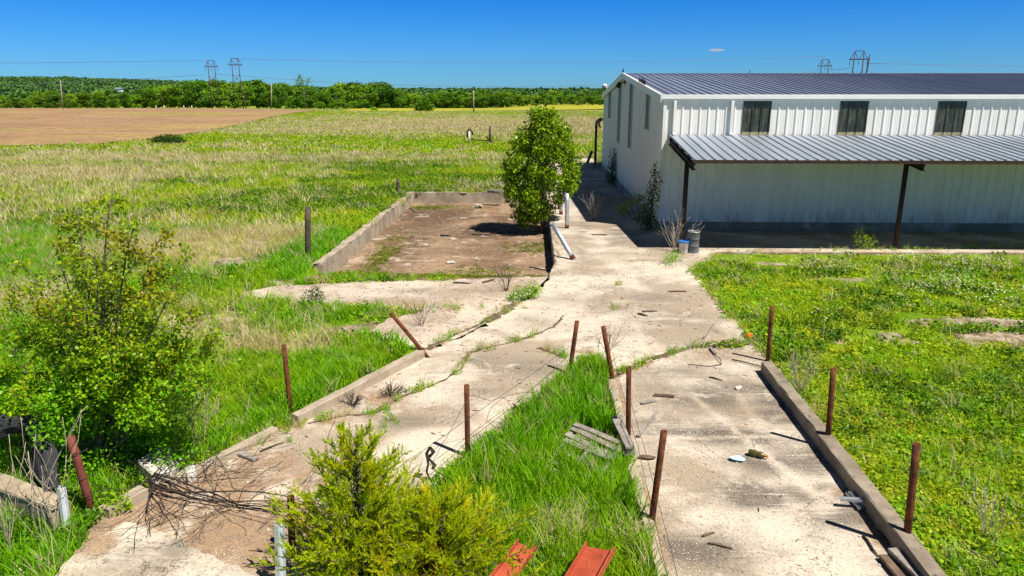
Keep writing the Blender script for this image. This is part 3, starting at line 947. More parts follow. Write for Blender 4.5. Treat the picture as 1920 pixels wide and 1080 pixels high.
def bird_mesh():
    b = MB()
    rot = Matrix.Rotation(math.radians(38), 3, 'X')
    b.lathe([(.004, -.20), (.02, -.17), (.05, -.09), (.075, 0), (.07, .07), (.045, .12), (.036, .145), (.04, .175), (.034, .205), (.014, .225), (.006, .25), (.001, .262)], 10, (0, 0, .13), Matrix.Rotation(math.radians(-14), 3, 'X'))
    b.bar((0, -.02, .05), (0, -.10, -.10), .06, .012)
    for s in (-1, 1):
        b.tube([(s * .03, .0, .08), (s * .03, .01, 0.0)], .006, 5)
        b.bar((s * .062, .03, .22), (s * .04, -.05, .0), .02, .08)
    return b.mesh('bird', M['bird'], True)


bm_ = bird_mesh()
for k, (u, v, s, lab) in enumerate(((1204.5, 153, 1.0, 'first and highest of four black birds perched on the gable edge'), (1208, 155, 1.05, 'second black bird down the row of four on the gable edge'),
                                    (1211.5, 156.5, 1.1, 'third black bird down the row of four on the gable edge'), (1214.5, 158.5, 1.0, 'lowest of four black birds perched on the gable edge'),
                                    (1176.5, 141, 1.0, 'lone black bird perched on the very peak of the gable'))):
    y = gy(u) if k < 4 else YM
    z = EAVE + .115 + (RIDGE - EAVE + .02) * (1 - abs(y - YM) / (YM - BY0 + .12))
    o = link('bird', bm_); o.location = (RX0 - .02, y, z); o.scale = (s * .5, s * .5, s * .62); o.rotation_euler = (0, 0, 2.9 + (k % 2) * .5)
    tag(o, lab, 'bird', 'birds on the gable')


# ------------------------------------------------------------------ pipes and posts
def pipe(base, top, r, label, mat='rust', z=0.0, lean=0.0, name='pipe_post', hollow=.8, cat='post', group='rusty pipe posts', collar=None):
    p = G(base[0], base[1], z); q = at(top[0], top[1], p.y + lean)
    d = (q - p).normalized()
    b = MB(); b.tube([p - d * .25, p + (q - p) * .33, p + (q - p) * .66, q], r, 14, True, hollow)
    o = tag(b.build(name, M[mat], None, True), label, cat, group)
    if collar:
        b = MB(); b.tube([p + d * .002, p + d * .14], r * 1.06, 14); b.build('rusty_foot', M['rust'], o, True)
    return o


pipe((792, 658), (733, 587), .037, 'rusty pipe post leaning far over at the upper end of the straight kerb', z=.12, lean=.05)
pipe((545, 772), (532, 647), .037, 'upright rusty pipe post in the grass at the lower end of the straight kerb', z=.0)
pipe((1068, 700), (1082, 602), .040, 'rusty pipe post leaning outward at the narrow tip of the grass wedge, wires tied on', z=.0)
pipe((1149, 712), (1131, 612), .040, 'tilted rusty pipe post at the top corner of the low kerb of the ramp', z=.03)
pipe((1178, 812), (1179, 688), .037, 'rusty pipe post standing behind the leaning grey board near the pallet', z=.03)
pipe((1222, 975), (1245, 808), .038, 'leaning hollow rusty pipe post nearest the ramp, wires running past it', z=.03)
pipe((877, 856), (875, 722), .036, 'straight rusty pipe post beside the hanging rag and wire loop', z=.0)
pipe((1440, 668), (1448, 574), .038, 'dark rusty pipe post at the top end of the long ramp kerb', z=.1)
pipe((1553, 812), (1563, 690), .038, 'dark rusty pipe post midway along the long ramp kerb', z=.23)
pipe((1702, 992), (1719, 832), .040, 'tall dark rusty pipe post nearest the stacked steel studs', z=.23)
pipe((172, 955), (132, 819), .046, 'thick reddish leaning pipe post with wire bands in front of the bush', 'rust_red', z=.05)
pipe((66, 830), (43, 757), .044, 'reddish pipe post with black fabric draped over its lower half', 'rust_red', z=.25)
pipe((548, 1038), (545, 930), .038, 'rusty pipe post half hidden behind the yellow green cedar', z=.0)
pipe((815, 1075), (821, 1022), .038, 'rusty pipe stub poking up between the cedar branches', z=.35)
# wire bands on the thick leaning pipe
p = G(172, 955, .05); q = at(132, 819, p.y)
for k, f in enumerate((.78, .45, .22)):
    c = p + (q - p) * f; b = MB()
    b.tube([c + Vector((math.cos(a) * .051, math.sin(a) * .051, .01 * math.sin(a))) for a in np.linspace(0, 6.3, 15)] + [c + Vector((.14 + .05 * k, .02, .05))], .004, 5)
    tag(b.build('wire_band', M['wire'], None, True), ['wire band twisted near the top of the thick leaning pipe', 'wire band round the middle of the thick leaning pipe', 'wire band round the foot of the thick leaning pipe'][k], 'wire')
# fence posts of wood in the meadow
for base, top, r, lab in (((577, 488), (577, 388), .085, 'stout dark wooden post standing beside the sunken yard wall'), ((747, 366), (746, 335), .085, 'short dark wooden post in the grass by the far corner of the sunken yard')):
    pipe(base, top, r, lab, 'post_wood', z=-.05, hollow=0, name='wooden_post', group=None)
# galvanised posts
pipe((1063, 428), (1063, 363), .075, 'upright galvanised post with a rusty foot on the walkway edge', 'galv', collar=1, name='galvanised_post', group='galvanised posts')
pipe((1052, 402), (1052, 349), .075, 'galvanised post partly behind the leafy tree', 'galv', collar=1, name='galvanised_post', group='galvanised posts')
pipe((1076, 487), (1037, 420), .075, 'bent over galvanised post leaning across the yard edge', 'galv', lean=.6, collar=1, name='galvanised_post', group='galvanised posts')
pipe((1048, 392), (1048, 345), .06, 'dark post close behind the galvanised posts', 'dark_steel', name='steel_post', hollow=0, group=None)
pipe((1101, 306), (1110, 283), .10, 'dark leaning stake at the far corner of the warehouse', 'post_wood', name='wooden_stake', hollow=0, group=None)


def profile_post(base, top, label, w=.075, z=0.0, lean=0.0, mat='white_steel'):
    """folded steel section, open to one side"""
    p = G(base[0], base[1], z); q = at(top[0], top[1], p.y + lean); d = (q - p).normalized()
    x = d.cross(Vector((.3, 1, 0))).normalized(); y = d.cross(x)
    pr = [(-w, -w * .5), (-w * .45, -w * .5), (-w * .4, w * .35), (w * .4, w * .35), (w * .45, -w * .5), (w, -w * .5)]
    th = .006; b = MB(); outer = [x * a + y * c for a, c in pr]; inner = [x * a + y * (c + th) for a, c in pr]
    lo = p - d * .2
    vs = [lo + k for k in outer] + [lo + k for k in inner] + [q + k for k in outer] + [q + k for k in inner]
    n = 6; fs = []
    for i in range(n - 1):
        fs += [(i, i + 1, 2 * n + i + 1, 2 * n + i), (n + i, 3 * n + i, 3 * n + i + 1, n + i + 1), (2 * n + i, 2 * n + i + 1, 3 * n + i + 1, 3 * n + i)]
    fs += [(0, 2 * n, 3 * n, n), (n - 1, 2 * n - 1, 4 * n - 1, 3 * n - 1)]
    b.add(vs, fs)
    return tag(b.build('channel_post', M[mat]), label, 'post')


profile_post((524, 1105), (521, 983), 'upright white folded steel post beside the cedar', .06)
profile_post((122, 985), (113, 914), 'short white steel channel leaning on the end of the block wall', .055, z=.05)

# ------------------------------------------------------------------ wires between the pipes


def wire(pts, label, r=.0035, name='fence_wire', group='loose fence wires', sag=0.0, mat='wire', cat='wire', n=24):
    path = []
    for a, c in zip(pts[:-1], pts[1:]):
        for k in range(n):
            t = k / n; path.append(a.lerp(c, t) - Vector((0, 0, sag * 4 * t * (1 - t))))
    path.append(pts[-1])
    b = MB(); b.tube(path, r, 5)
    return tag(b.build(name, M[mat], None, True), label, cat, group)


def onpipe(base, v, z=0.0):
    p = G(base[0], base[1], z); return at(base[0], v, p.y)


T3, T7, T5, T6 = (1068, 700), (877, 856), (1178, 812), (1222, 975)
cedar_post = G(690, 1000)
wire([onpipe((1074, 700), 645), onpipe(T7, 785), at(700, 905, 7.2)], 'upper taut wire from the wedge tip pipe past the straight pipe to the cedar', sag=.02)
wire([onpipe((1072, 700), 660), onpipe(T7, 826), at(720, 950, 7.1)], 'middle wire from the wedge tip pipe past the straight pipe to the cedar', sag=.06)
wire([onpipe((1070, 700), 680), onpipe(T7, 842), at(760, 960, 7.2)], 'lowest slack wire between the wedge tip pipe and the straight pipe', sag=.05)
wire([onpipe((876, 856), 748), at(835, 825, 8.5), at(812, 845, 8.2)], 'short wire slanting from the straight pipe down to the hanging rag', sag=.0)
loop = [onpipe(T7, 740), at(920, 752, 9.2), at(945, 745, 9.3), at(965, 770, 9.4), at(960, 795, 9.3), at(930, 803, 9.1), at(912, 790, 9.0), at(920, 765, 9.1), at(950, 742, 9.3), at(1000, 735, 9.8)]
wire(loop, 'springy loop of loose wire beside the straight rusty pipe', sag=-.01, n=8)
wire([onpipe((1149, 712), 660, .03), onpipe(T5, 775), onpipe((1196, 880), 835), G(1225, 960, .25), G(1262, 1120, .2)], 'wire trailing along the low ramp kerb past the tilted pipes', sag=.03)
wire([onpipe(T5, 735), onpipe((1210, 900), 845), G(1258, 1030, .2), G(1285, 1130, .15)], 'second wire hanging over the ramp edge by the hollow pipe', sag=.02)
wire([G(1335, 662, .01), G(1350, 672, .06), G(1353, 683, .02), G(1330, 687, .01), G(1290, 683, .01)], 'curl of dark wire lying on the concrete above the ramp', sag=0, r=.008)
wire([G(1300, 640, .02), G(1322, 632, .12), G(1338, 607, .3)], 'thin dry stalk arching up from the seam between the slabs', sag=0, name='dry_stalk', mat='twig', cat='twig', group=None, r=.006)

# rag on the wire
c = at(806, 845, 8.2)
b = MB()
rg = random.Random(4)
for px, ww in ((((806, 838), (800, 850), (803, 868), (800, 885), (806, 900)), .05), (((806, 838), (813, 848), (803, 858), (815, 872), (811, 880)), .07)):
    pts = [at(u, v, 8.2 + rg.uniform(-.03, .03)) for u, v in px]
    vs = []; fs = []
    for i, q in enumerate(pts):
        w2 = ww * (.4 + .6 * rg.random()); t = rg.uniform(-1, 1)
        e = Vector((math.cos(t), math.sin(t), 0)) * w2 / 2; n = Vector((-e.y, e.x, 0)).normalized() * .006
        vs += [q - e - n, q + e - n, q + e + n, q - e + n]
    for i in range(len(pts) - 1):
        for k in range(4): fs.append((4 * i + k, 4 * i + (k + 1) % 4, 4 * i + 4 + (k + 1) % 4, 4 * i + 4 + k))
    fs += [(3, 2, 1, 0), tuple(4 * (len(pts) - 1) + k for k in range(4))]
    b.add(vs, fs)
tag(b.build('hanging_rag', M['rag']), 'torn dark rag hanging from the fence wire', 'rag')

# black fabric over the pipe and down to the block wall
path = [at(-70, 800, 7.6), at(-10, 800, 7.75), at(30, 796, 7.8), at(52, 800, 7.75), at(68, 835, 7.65), at(78, 875, 7.5), at(85, 922, 7.25)]
path = [path[0].lerp(path[1], t) for t in (0, .5)] + [p for a, c in zip(path[1:-1], path[2:]) for p in [a.lerp(c, t) for t in (0, .33, .66)]] + [path[-1]]
vs = []; fs = []; nW = 9
for i, p in enumerate(path):
    f = i / (len(path) - 1)
    wdt = .17 + .05 * math.sin(i * 1.1)
    d = (path[min(i + 1, len(path) - 1)] - path[max(0, i - 1)]).normalized()
    x = d.cross(Vector((0, -1, .45))).normalized(); nn = x.cross(d).normalized()
    for k in range(nW):
        s = k / (nW - 1) - .5
        vs.append(p + x * s * wdt * 1.6 - nn * (abs(s) ** 1.5 * .28) + nn * (.03 * math.sin(k * 2.3 + i * .6) + .02 * math.sin(i * 1.9 + k)))
for i in range(len(path) - 1):
    for k in range(nW - 1): fs.append((i * nW + k, i * nW + k + 1, (i + 1) * nW + k + 1, (i + 1) * nW + k))
b = MB(); b.add(vs, fs)
o = b.build('black_fabric', M['fabric_black'], None, True)
md = o.modifiers.new('thickness', 'SOLIDIFY'); md.thickness = .012
tag(o, 'crumpled black ground fabric draped over a pipe and onto the block wall', 'fabric')

# ------------------------------------------------------------------ small things lying about
# bucket and drum
p = G(1281, 474)
bk = empty('paint_bucket', p, 'white plastic bucket with a blue rim beside the grey drum', 'bucket')
b = MB(); b.lathe([(.125, 0), (.13, .01), (.15, .33), (.155, .335), (.155, .345), (.143, .345), (.123, .03), (.001, .028)], 20, p); b.build('pail', M['white_plastic'], bk, True)
b = MB(); b.lathe([(.157, .33), (.166, .33), (.166, .385), (.157, .385), (.15, .375)], 20, p); b.build('rim', M['blue_plastic'], bk, True)
b = MB(); b.tube([p + Vector((.16 * math.cos(a), -.16 * math.sin(a) * .35 - .1, .33 - .2 * math.sin(a))) for a in np.linspace(0, math.pi, 12)], .004, 5); b.build('handle', M['wire'], bk)
p = G(1299, 473)
dr = empty('metal_drum', p, 'open grey metal drum standing by the canopy post', 'drum')
b = MB(); b.lathe([(.185, 0), (.185, .02), (.178, .03), (.178, .2), (.186, .21), (.178, .22), (.178, .42), (.186, .43), (.178, .44), (.178, .64), (.188, .65), (.188, .665), (.17, .665), (.165, .05), (.001, .05)], 22, p); b.build('shell', M['grey_drum'], dr, True)
b = MB(); b.tube([p + Vector((.187 * math.cos(a), .187 * math.sin(a), .665)) for a in np.linspace(0, 2 * math.pi, 24)], .012, 6, False); b.build('rim', M['galv'], dr, True)


# pallet in the wedge
def board(b, a, c, w, h, rg=None, warp=.01):
    a = Vector(a); c = Vector(c)
    m = (a + c) / 2 + Vector((0, 0, (rg.uniform(-warp, warp) if rg else 0)))
    b.bar(a, m, w, h); b.bar(m, c, w, h * .98)


def lump(c, r, n, seed, squash=(1, 1, .6), name='rock', mat=None, label=None, cat=None, group=None):
    bm = bmesh.new(); bmesh.ops.create_icosphere(bm, subdivisions=n, radius=1)
    rg = np.random.default_rng(seed); ph = rg.uniform(0, 9, (5, 3)); fr = rg.uniform(1, 4, (5, 3))
    for v in bm.verts:
        k = 1 + sum(.10 * math.sin(v.co.x * f[0] + p_[0]) * math.sin(v.co.y * f[1] + p_[1]) * math.cos(v.co.z * f[2] + p_[2]) * 1.6 for f, p_ in zip(fr, ph))
        v.co = Vector((v.co.x * squash[0], v.co.y * squash[1], v.co.z * squash[2])) * r * k + Vector(c)
    me = bpy.data.meshes.new(name); bm.to_mesh(me); bm.free()
    o = link(name, me, mat)
    return tag(o, label, cat, group)


PA = G(1120, 822, .24)
pal = empty('wooden_pallet', PA, 'weathered grey wooden pallet sunk in the grass wedge', 'pallet')
A0, A1 = G(1074, 795, .27), G(1168, 834, .23)     # one top board's ends
C0 = G(1032, 852, .14)
u = (A1 - A0); v = (C0 - A0)
rg = random.Random(6)
for k, f in enumerate((0.0, .13, .29, .46, .74, 1.02, 1.22)):
    b = MB(); a = A0 + v * f + Vector((0, 0, rg.uniform(-.015, .015) - (.05 if k > 3 else 0))); board(b, a + u * rg.uniform(-.06, .05) + v * rg.uniform(-.03, .03), a + u * (1 + rg.uniform(-.14, .04)) + v * rg.uniform(-.04, .04) - Vector((0, 0, rg.uniform(0, .04))), rg.uniform(.085, .12), .022, rg, .02)
    b.build('deck_board', M['wood_grey'], pal, bevel=.004)
for f in (.06, .5, .94):
    b = MB(); a = A0 + u * f - Vector((0, 0, .07)); b.bar(a - v * .04, a + v * 1.15, .04, .10); b.build('stringer', M['wood_grey'], pal)
for f in (.1, .6, 1.0):
    b = MB(); a = A0 + v * f - Vector((0, 0, .135)); b.bar(a, a + u, .11, .02); b.build('bottom_board', M['wood_grey'], pal)
cr = empty('broken_crate_frame', G(1168, 815, .1), 'broken upright grey timber frame between the pallet and the low kerb', 'timber')
b = MB(); board(b, G(1154, 787, .30), G(1180, 840, .26), .10, .035, rg); b.build('side_board', M['wood_grey'], cr, bevel=.004)
b = MB(); board(b, G(1166, 795, .30), G(1186, 838, .27), .05, .05, rg); b.build('side_board', M['wood_grey'], cr, bevel=.004)
for A_, C_, w_ in ((G(1152, 786, .20), G(1163, 784, .30), .09), (G(1171, 846, .17), G(1190, 843, .19), .105)):
    b = MB(); b.bar(A_, C_, w_, w_); b.build('end_block', M['wood_grey'], cr, bevel=.008)
b = MB(); b.bar(G(1160, 790, .1), G(1184, 842, .1), .02, .2); b.build('panel', M['wood_brown'], cr)
# loose boards and sticks
STICKS = [
    ((1196, 818, .03), (1232, 772, .03), .055, .025, 'wood_grey', 'leaning grey stick of timber across the ramp edge by the pallet', 'plank'),
    ((1226, 740, .03), (1264, 743, .03), .05, .035, 'wood_brown', 'short brown block of wood flat on the upper ramp', 'plank'),
    ((1202, 756, .03), (1230, 751, .02), .05, .015, 'wood_grey', 'pale splinter of board just below the brown block on the ramp', 'plank'),
    ((1318, 1005, .02), (1340, 998, .02), .03, .02, 'wood_brown', 'tiny brown wood scrap above the longer stick low on the ramp', 'stick'),
    ((1328, 1018, .02), (1374, 1028, .02), .03, .025, 'wood_brown', 'dark brown stick lying alone low on the ramp', 'stick'),
    ((1618, 1004, .02), (1648, 1044, .02), .03, .02, 'twig', 'thin dark stick pointing at the heap of planks', 'stick'),
    ((1643, 995, .02), (1668, 1018, .02), .06, .015, 'wood_brown', 'short brown board beside the kerb shadow under the steel studs', 'plank'),
    ((432, 843, .03), (480, 862, .02), .09, .03, 'wood_grey', 'short weathered plank lying on the dirt by the worn kerb', 'plank'),
    ((487, 846, .02), (533, 829, .02), .02, .02, 'twig', 'dark thin stick beside the short weathered plank', 'stick'),
    ((1332, 652, .03), (1341, 663, .03), .06, .03, 'wood_grey', 'small dark slab of wood at the seam above the ramp', 'plank'),
    ((1372, 674, .03), (1432, 688, .03), .03, .03, 'post_wood', 'long charred stick lying at the top of the ramp', 'stick'),
    ((1330, 707, .02), (1355, 713, .02), .03, .02, 'post_wood', 'short dark twig in the middle of the upper ramp', 'stick'),
    ((1110, 440, .02), (1138, 440, .02), .06, .03, 'wood_brown', 'short board lying crosswise on the walkway by the warehouse shadow', 'plank'),
    ((1253, 546, .02), (1287, 546, .02), .05, .02, 'wood_brown', 'thin strip of wood lying on the open pavement', 'plank'),
    ((1196, 588, .02), (1214, 592, .02), .05, .02, 'post_wood', 'dark wood chip on the pavement near the grass corner', 'stick'),
    ((1204, 584, .02), (1232, 583, .02), .04, .02, 'wood_brown', 'narrow brown splinter next to a dark chip on the pavement', 'stick'),
    ((850, 530, .02), (882, 531, .02), .05, .03, 'twig', 'dark stick lying on the gravel below the sunken yard', 'stick'),
    ((905, 530, .02), (928, 523, .04), .06, .03, 'wood_brown', 'bent brown stick lying on the gravel near the weed clump', 'stick'),
    ((838, 492, -.46), (852, 491, -.46), .10, .05, 'white_plastic', 'small white scrap lying in the sunken yard', 'scrap'),
    ((885, 438, -.46), (920, 440, -.46), .09, .04, 'wood_brown', 'brown timber offcut lying in the middle of the sunken yard', 'plank'),
    ((826, 441, -.46), (848, 443, -.46), .07, .03, 'twig', 'thin dark offcut lying in the sunken yard', 'stick'),
    ((770, 390, -.46), (782, 397, -.46), .06, .03, 'wood_grey', 'pale stick near the back left corner of the sunken yard', 'stick'),
]
for a, c, w, h, m, lab, cat in STICKS:
    b = MB(); A = G(a[0], a[1], a[2]); B = G(c[0], c[1], c[2]); M_ = A.lerp(B, .5) + Vector((0, 0, .006))
    if cat == 'stick':
        b.tube([A, A.lerp(B, .3) + Vector((.008, .01, .004)), A.lerp(B, .7) + Vector((-.008, 0, .006)), B], [w * .45, w * .5, w * .42, w * .25], 6)
    else:
        b.bar(A, M_, w, h); b.bar(M_, B, w * .96, h)
    tag(b.build({'plank': 'wood_plank', 'stick': 'stick', 'scrap': 'plastic_scrap'}[cat], M[m], None, cat == 'stick'), lab, cat)
# planks stacked over the back wall
for k, (a, c, lab) in enumerate((((915, 357, .22), (945, 358, .25), 'upper grey plank resting on the back wall by the tree'), ((928, 345, .3), (950, 341, .4), 'grey plank propped up behind the back wall by the tree'), ((912, 360, .14), (950, 361, .14), 'lower plank lying along the back wall by the tree'))):
    b = MB(); b.bar(G(*a), G(*c), .18, .06); tag(b.build('wood_plank', M['wood_grey'], None, bevel=.006), lab, 'plank')
# heap of long planks at the lower right corner
hp = [((1672, 1030, .10), (1745, 1100, .10), .10, .045, 'wood_grey', 'top broad grey plank of the heap beside the kerb'), ((1655, 1042, .05), (1712, 1110, .05), .09, .04, 'wood_brown', 'brown plank beneath the broad grey plank beside the kerb'),
      ((1685, 1022, .06), (1770, 1098, .06), .06, .05, 'wood_grey', 'narrow grey timber of the heap lying closest to the kerb'), ((1675, 1060, .03), (1705, 1105, .03), .03, .02, 'pale_twig', 'pale thin lath sticking out of the plank heap')]
for a, c, w, h, m, lab in hp:
    b = MB(); board(b, G(*a), G(*c), w, h, rg, .004); tag(b.build('wood_plank', M[m], None, bevel=.005), lab, 'plank', 'heap of old planks by the kerb')
# steel studs


def stud(a, c, w, h, label):
    a = Vector(a); c = Vector(c); d = (c - a).normalized(); x = d.cross(Vector((0, 0, 1))).normalized()
    b = MB(); t = .004
    b.bar(a, c, w, t)
    for s in (-1, 1): b.bar(a + x * s * (w / 2 - t / 2) + Vector((0, 0, h / 2 + t / 2)), c + x * s * (w / 2 - t / 2) + Vector((0, 0, h / 2 + t / 2)), t, h)
    return tag(b.build('steel_stud', M['galv']), label, 'stud', 'galvanised studs by the kerb')


stud(G(1574, 937, .10), G(1634, 941, .10), .055, .03, 'top galvanised stud lying across the others beside the kerb')
for k, (a, c, lab) in enumerate((((1588, 926, .03), (1612, 956, .03), 'lowest galvanised stud farthest from the kerb under the crossing stud'), ((1596, 925, .035), (1622, 955, .035), 'middle galvanised stud under the crossing stud'), ((1604, 924, .03), (1636, 953, .03), 'galvanised stud closest to the kerb under the crossing stud'), ((1592, 924, .06), (1630, 954, .06), 'galvanised stud lying loosely on two others below the crossing stud'))):
    stud(G(*a), G(*c), .035, .025, lab)
# red steel channels


def channel(a, c, w, h, roll, label):
    a = Vector(a); c = Vector(c); d = (c - a).normalized(); up = Matrix.Rotation(roll, 3, d) @ Vector((0, 0, 1)); x = d.cross(up).normalized(); up = x.cross(d)
    b = MB(); t = .012
    b.bar(a, c, w, t, up)
    for s in (-1, 1): b.bar(a + x * s * (w / 2 - t / 2) + up * (h / 2 + t / 2), c + x * s * (w / 2 - t / 2) + up * (h / 2 + t / 2), t, h, up)
    o = tag(b.build('steel_channel', M['red_steel'], None, bevel=.002), label, 'steel beam')
    return o


channel(G(988, 1025, .38), G(880, 1175, .38), .21, .055, -.12, 'narrower red painted steel channel half covered by the cedar')
channel(G(1126, 1030, .36), G(1010, 1230, .36), .30, .06, .10, 'wider rust stained red steel channel nearer the ramp')
# litter
p = G(1381, 862, .02)
b = MB(); pts = [(-.10, .02), (-.075, -.035), (-.02, -.06), (.06, -.065), (.11, -.05), (.095, -.01), (.06, .06), (.01, .075), (-.06, .05)]
n = len(pts)
vs = [(p.x + a, p.y + c, .025 + .03 * abs(math.sin(a * 20 + c * 9))) for a, c in pts] + [(p.x, p.y, .055)]
vs += [(x, y, z - .008) for x, y, z in vs]
fs = [(i, (i + 1) % n, n) for i in range(n)] + [((i + 1) % n + n + 1, i + n + 1, 2 * n + 1) for i in range(n)] + [(i, i + n + 1, (i + 1) % n + n + 1, (i + 1) % n) for i in range(n)]
b.add(vs, fs); tag(b.build('torn_sheet', M['blue_paper']), 'pale blue torn sheet lying on the ramp', 'litter')
p = G(1420, 854, .03); b = MB(); ax = Matrix.Rotation(math.radians(90), 3, 'Y') @ Matrix.Rotation(.6, 3, 'X')
bt = empty('crushed_bottle', p, 'crushed dark plastic bottle with an orange cap beside the blue sheet', 'bottle', rz=0)
ax = Matrix.Rotation(-.5, 3, 'Z') @ Matrix.Rotation(math.radians(90), 3, 'Y')
b.lathe([(.02, -.12), (.045, -.115), (.05, -.03), (.036, 0), (.047, .03), (.042, .07), (.016, .10), (.015, .115)], 12, p + Vector((0, 0, .02)), ax); b.build('bottle_body', M['bottle'], bt, True)
b = MB(); b.lathe([(.019, .116), (.019, .14)], 12, p + Vector((0, 0, .02)), ax); b.build('cap', M['orange'], bt)
lump(G(1405, 630, .05), .085, 2, 5, (1, .7, .8), 'orange_lump', M['orange'], 'small bright orange lump at the pavement edge by the grass', 'litter')
lump(G(1212, 857, .03), .10, 3, 8, (1.1, .5, .25), 'bark_scrap', M['wood_brown'], 'ragged brown bark scrap on the ramp edge below the pallet', 'litter')
lump(G(898, 386, -.42), .17, 2, 9, (1.2, .8, .6), 'white_stone', M['concrete_chunk'], 'white stone at the back of the sunken yard', 'stone')
lump(G(1384, 727, .03), .05, 2, 10, (1.3, .8, .7), 'white_stone', M['concrete_chunk'], 'white crumbled stone on the upper ramp', 'stone')
# broken concrete slab by the bush
b = MB(); poly = GP([(255, 868), (300, 843), (322, 842), (336, 872), (322, 890), (285, 893)], .12)
b.prism(poly, -.1, .16); o = b.build('concrete_slab_fragment', M['concrete_chunk'], None, bevel=.02); tag(o, 'broken pale concrete slab lying tilted by the bush', 'concrete'); 
b = MB(); b.prism(GP([(344, 880), (362, 868), (368, 886), (352, 896)], .1), -.1, .12); tag(b.build('concrete_fragment', M['concrete_chunk'], None, bevel=.015), 'small concrete lump on the worn kerb by the fallen branch', 'concrete')

# valve pipe and posts out in the meadow
p = G(880, 270)
vp = empty('standpipe', p, 'white standpipe with dark bent fitting out in the meadow', 'standpipe')
b = MB(); b.tube([p, p + Vector((0, 0, 1.25))], .11, 10); b.build('white_pipe', M['white_plastic'], vp, True)
b = MB(); b.tube([p + Vector((-.2, 0, .7)), p + Vector((-.2, 0, 1.25)), p + Vector((0, 0, 1.5)), p + Vector((.3, 0, 1.25)), p + Vector((.35, 0, .9))], .09, 8); b.build('bent_fitting', M['dark_steel'], vp, True)
p2 = G(919, 269)
b = MB(); b.tube([p2 - Vector((0, 0, .1)), p2 + Vector((0, 0, 1.75))], .13, 8)
q = b.build('wooden_post', M['post_wood'], None, True); tag(q, 'dark wooden post with a brace across from the white standpipe', 'post')
b = MB(); b.tube([p2 + Vector((0, -.05, .3)), p2 + Vector((-.4, -.2, .75))], .09, 6); b.lathe([(.16, 0), (.2, .1), (.16, .3)], 10, p2 + Vector((.2, -.15, 0))); b.build('brace', M['post_wood'], q, True)
b = MB(); b.tube([p + Vector((.15, 0, .45)), p2 + Vector((-.15, 0, .28))], .055, 6); tag(b.build('horizontal_rail', M['dark_steel']), 'dark rail spanning from the standpipe to the wooden post', 'rail')

# ------------------------------------------------------------------ power line towers, poles, water tower


def tower(h, spread=2.75):
    root = empty('transmission_tower', (0, 0, 0))
    for s in (-1, 1):
        b = MB(); b.tube([(s * spread * .62, 0, -1), (s * spread * .5, 0, h)], [.26, .16], 8); b.build('pole', M['tower_wood'], root, True)
    b = MB(); z = h - 2.6; b.bar((-spread * 1.05, 0, z), (spread * 1.05, 0, z), .2, .34); b.build('crossarm', M['tower_wood'], root)
    b = MB()
    b.bar((-spread * .5, 0, h - .1), (spread * .5, 0, h - .1), .14, .2)
    for s in (-1, 1):
        b.tube([(s * spread * .5, 0, h - .3), (s * spread * 1.0, 0, z)], .09, 5); b.tube([(s * spread * .5, 0, h - .3), (s * spread * .05, 0, z)], .09, 5)
    b.build('top_brace', M['tower_wood'], root)
    b = MB(); b.tube([(-spread * .52, .1, z - 3.6), (spread * .56, .1, z - 7.2)], .1, 5); b.tube([(spread * .52, -.1, z - 3.6), (-spread * .56, -.1, z - 7.2)], .1, 5); b.build('cross_brace', M['tower_wood'], root)
    for s in (-1, 0, 1):
        b = MB(); b.tube([(s * spread * .98, 0, z - .1), (s * spread * .98, 0, z - 1.7)], .09, 6); b.build('insulator', M['conductor'], root, True)
    return root


base_t = tower(20.0)
TW = []
for k, (u, v, Y, top, lab) in enumerate(((395, 205, 232, 113, 'left wooden H-frame pylon of the close pair above the wood'), (440, 207, 226, 109, 'right wooden H-frame pylon of the close pair above the wood'),
                                         (1548, 190, 262, 111, 'smaller wooden H-frame pylon behind the warehouse ridge'), (1612, 190, 190, 95, 'bigger wooden H-frame pylon behind the warehouse ridge'))):
    o = base_t if k == 0 else copy_tree(base_t)
    q = at(u, top, Y); zg = float(zt(q.x, Y))
    o.location = (q.x, Y, zg); s = (q.z - zg) / 20.0; o.scale = (s * (.92 if k < 2 else .95), s, s); o.rotation_euler = (0, 0, (.15, .2, -.1, -.25)[k])
    tag(o, lab, 'pylon', 'wooden H-frame pylons'); TW.append((o, s, q))
for u, v, top, lab, rr in ((117, 197.5, 150, 'bare utility pole leaning on the ploughed crest', .16), (509, 210, 157, 'pale utility pole where the ploughed field narrows', .15), (888, 213, 169, 'lone thin utility pole in the dry meadow before the yellow field', .16)):
    Y = {117: 255, 509: 235, 888: 205}[u]; q = at(u, v, Y); t_ = at(u - (4 if u == 117 else 0), top, Y)
    b = MB(); b.tube([Vector((q.x, Y, float(zt(q.x, Y)) - .5)), t_], [.22, .15], 8); o = b.build('utility_pole', M['pole_wood'], None, True); tag(o, lab, 'pole')
    b = MB(); b.bar(t_ - Vector((.5, 0, .5)), t_ + Vector((.5, 0, -.5)), .1, .14); b.build('crossarm', M['pole_wood'], o)
for u, top, Y, lab in ((1630, 107, 190, 'single dark pole next to the bigger pylon behind the ridge'), (1406, 134, 240, 'short dark pole tip just above the warehouse ridge')):
    t_ = at(u, top, Y); b = MB(); b.tube([(t_.x - .7, Y, 0), t_], [.26, .2], 8); o = b.build('utility_pole', M['tower_wood'], None, True); tag(o, lab, 'pole')
    b = MB(); b.tube([t_ + Vector((-.1, 0, -.1)), t_ + Vector((.15, 0, .6))], .08, 5); b.build('pole_tip', M['tower_wood'], o)


def conductor(a, c, sag, label, r=.05):
    return wire([a, c], label, r, 'power_line', 'power line conductors', sag, 'conductor', 'power line', 40)


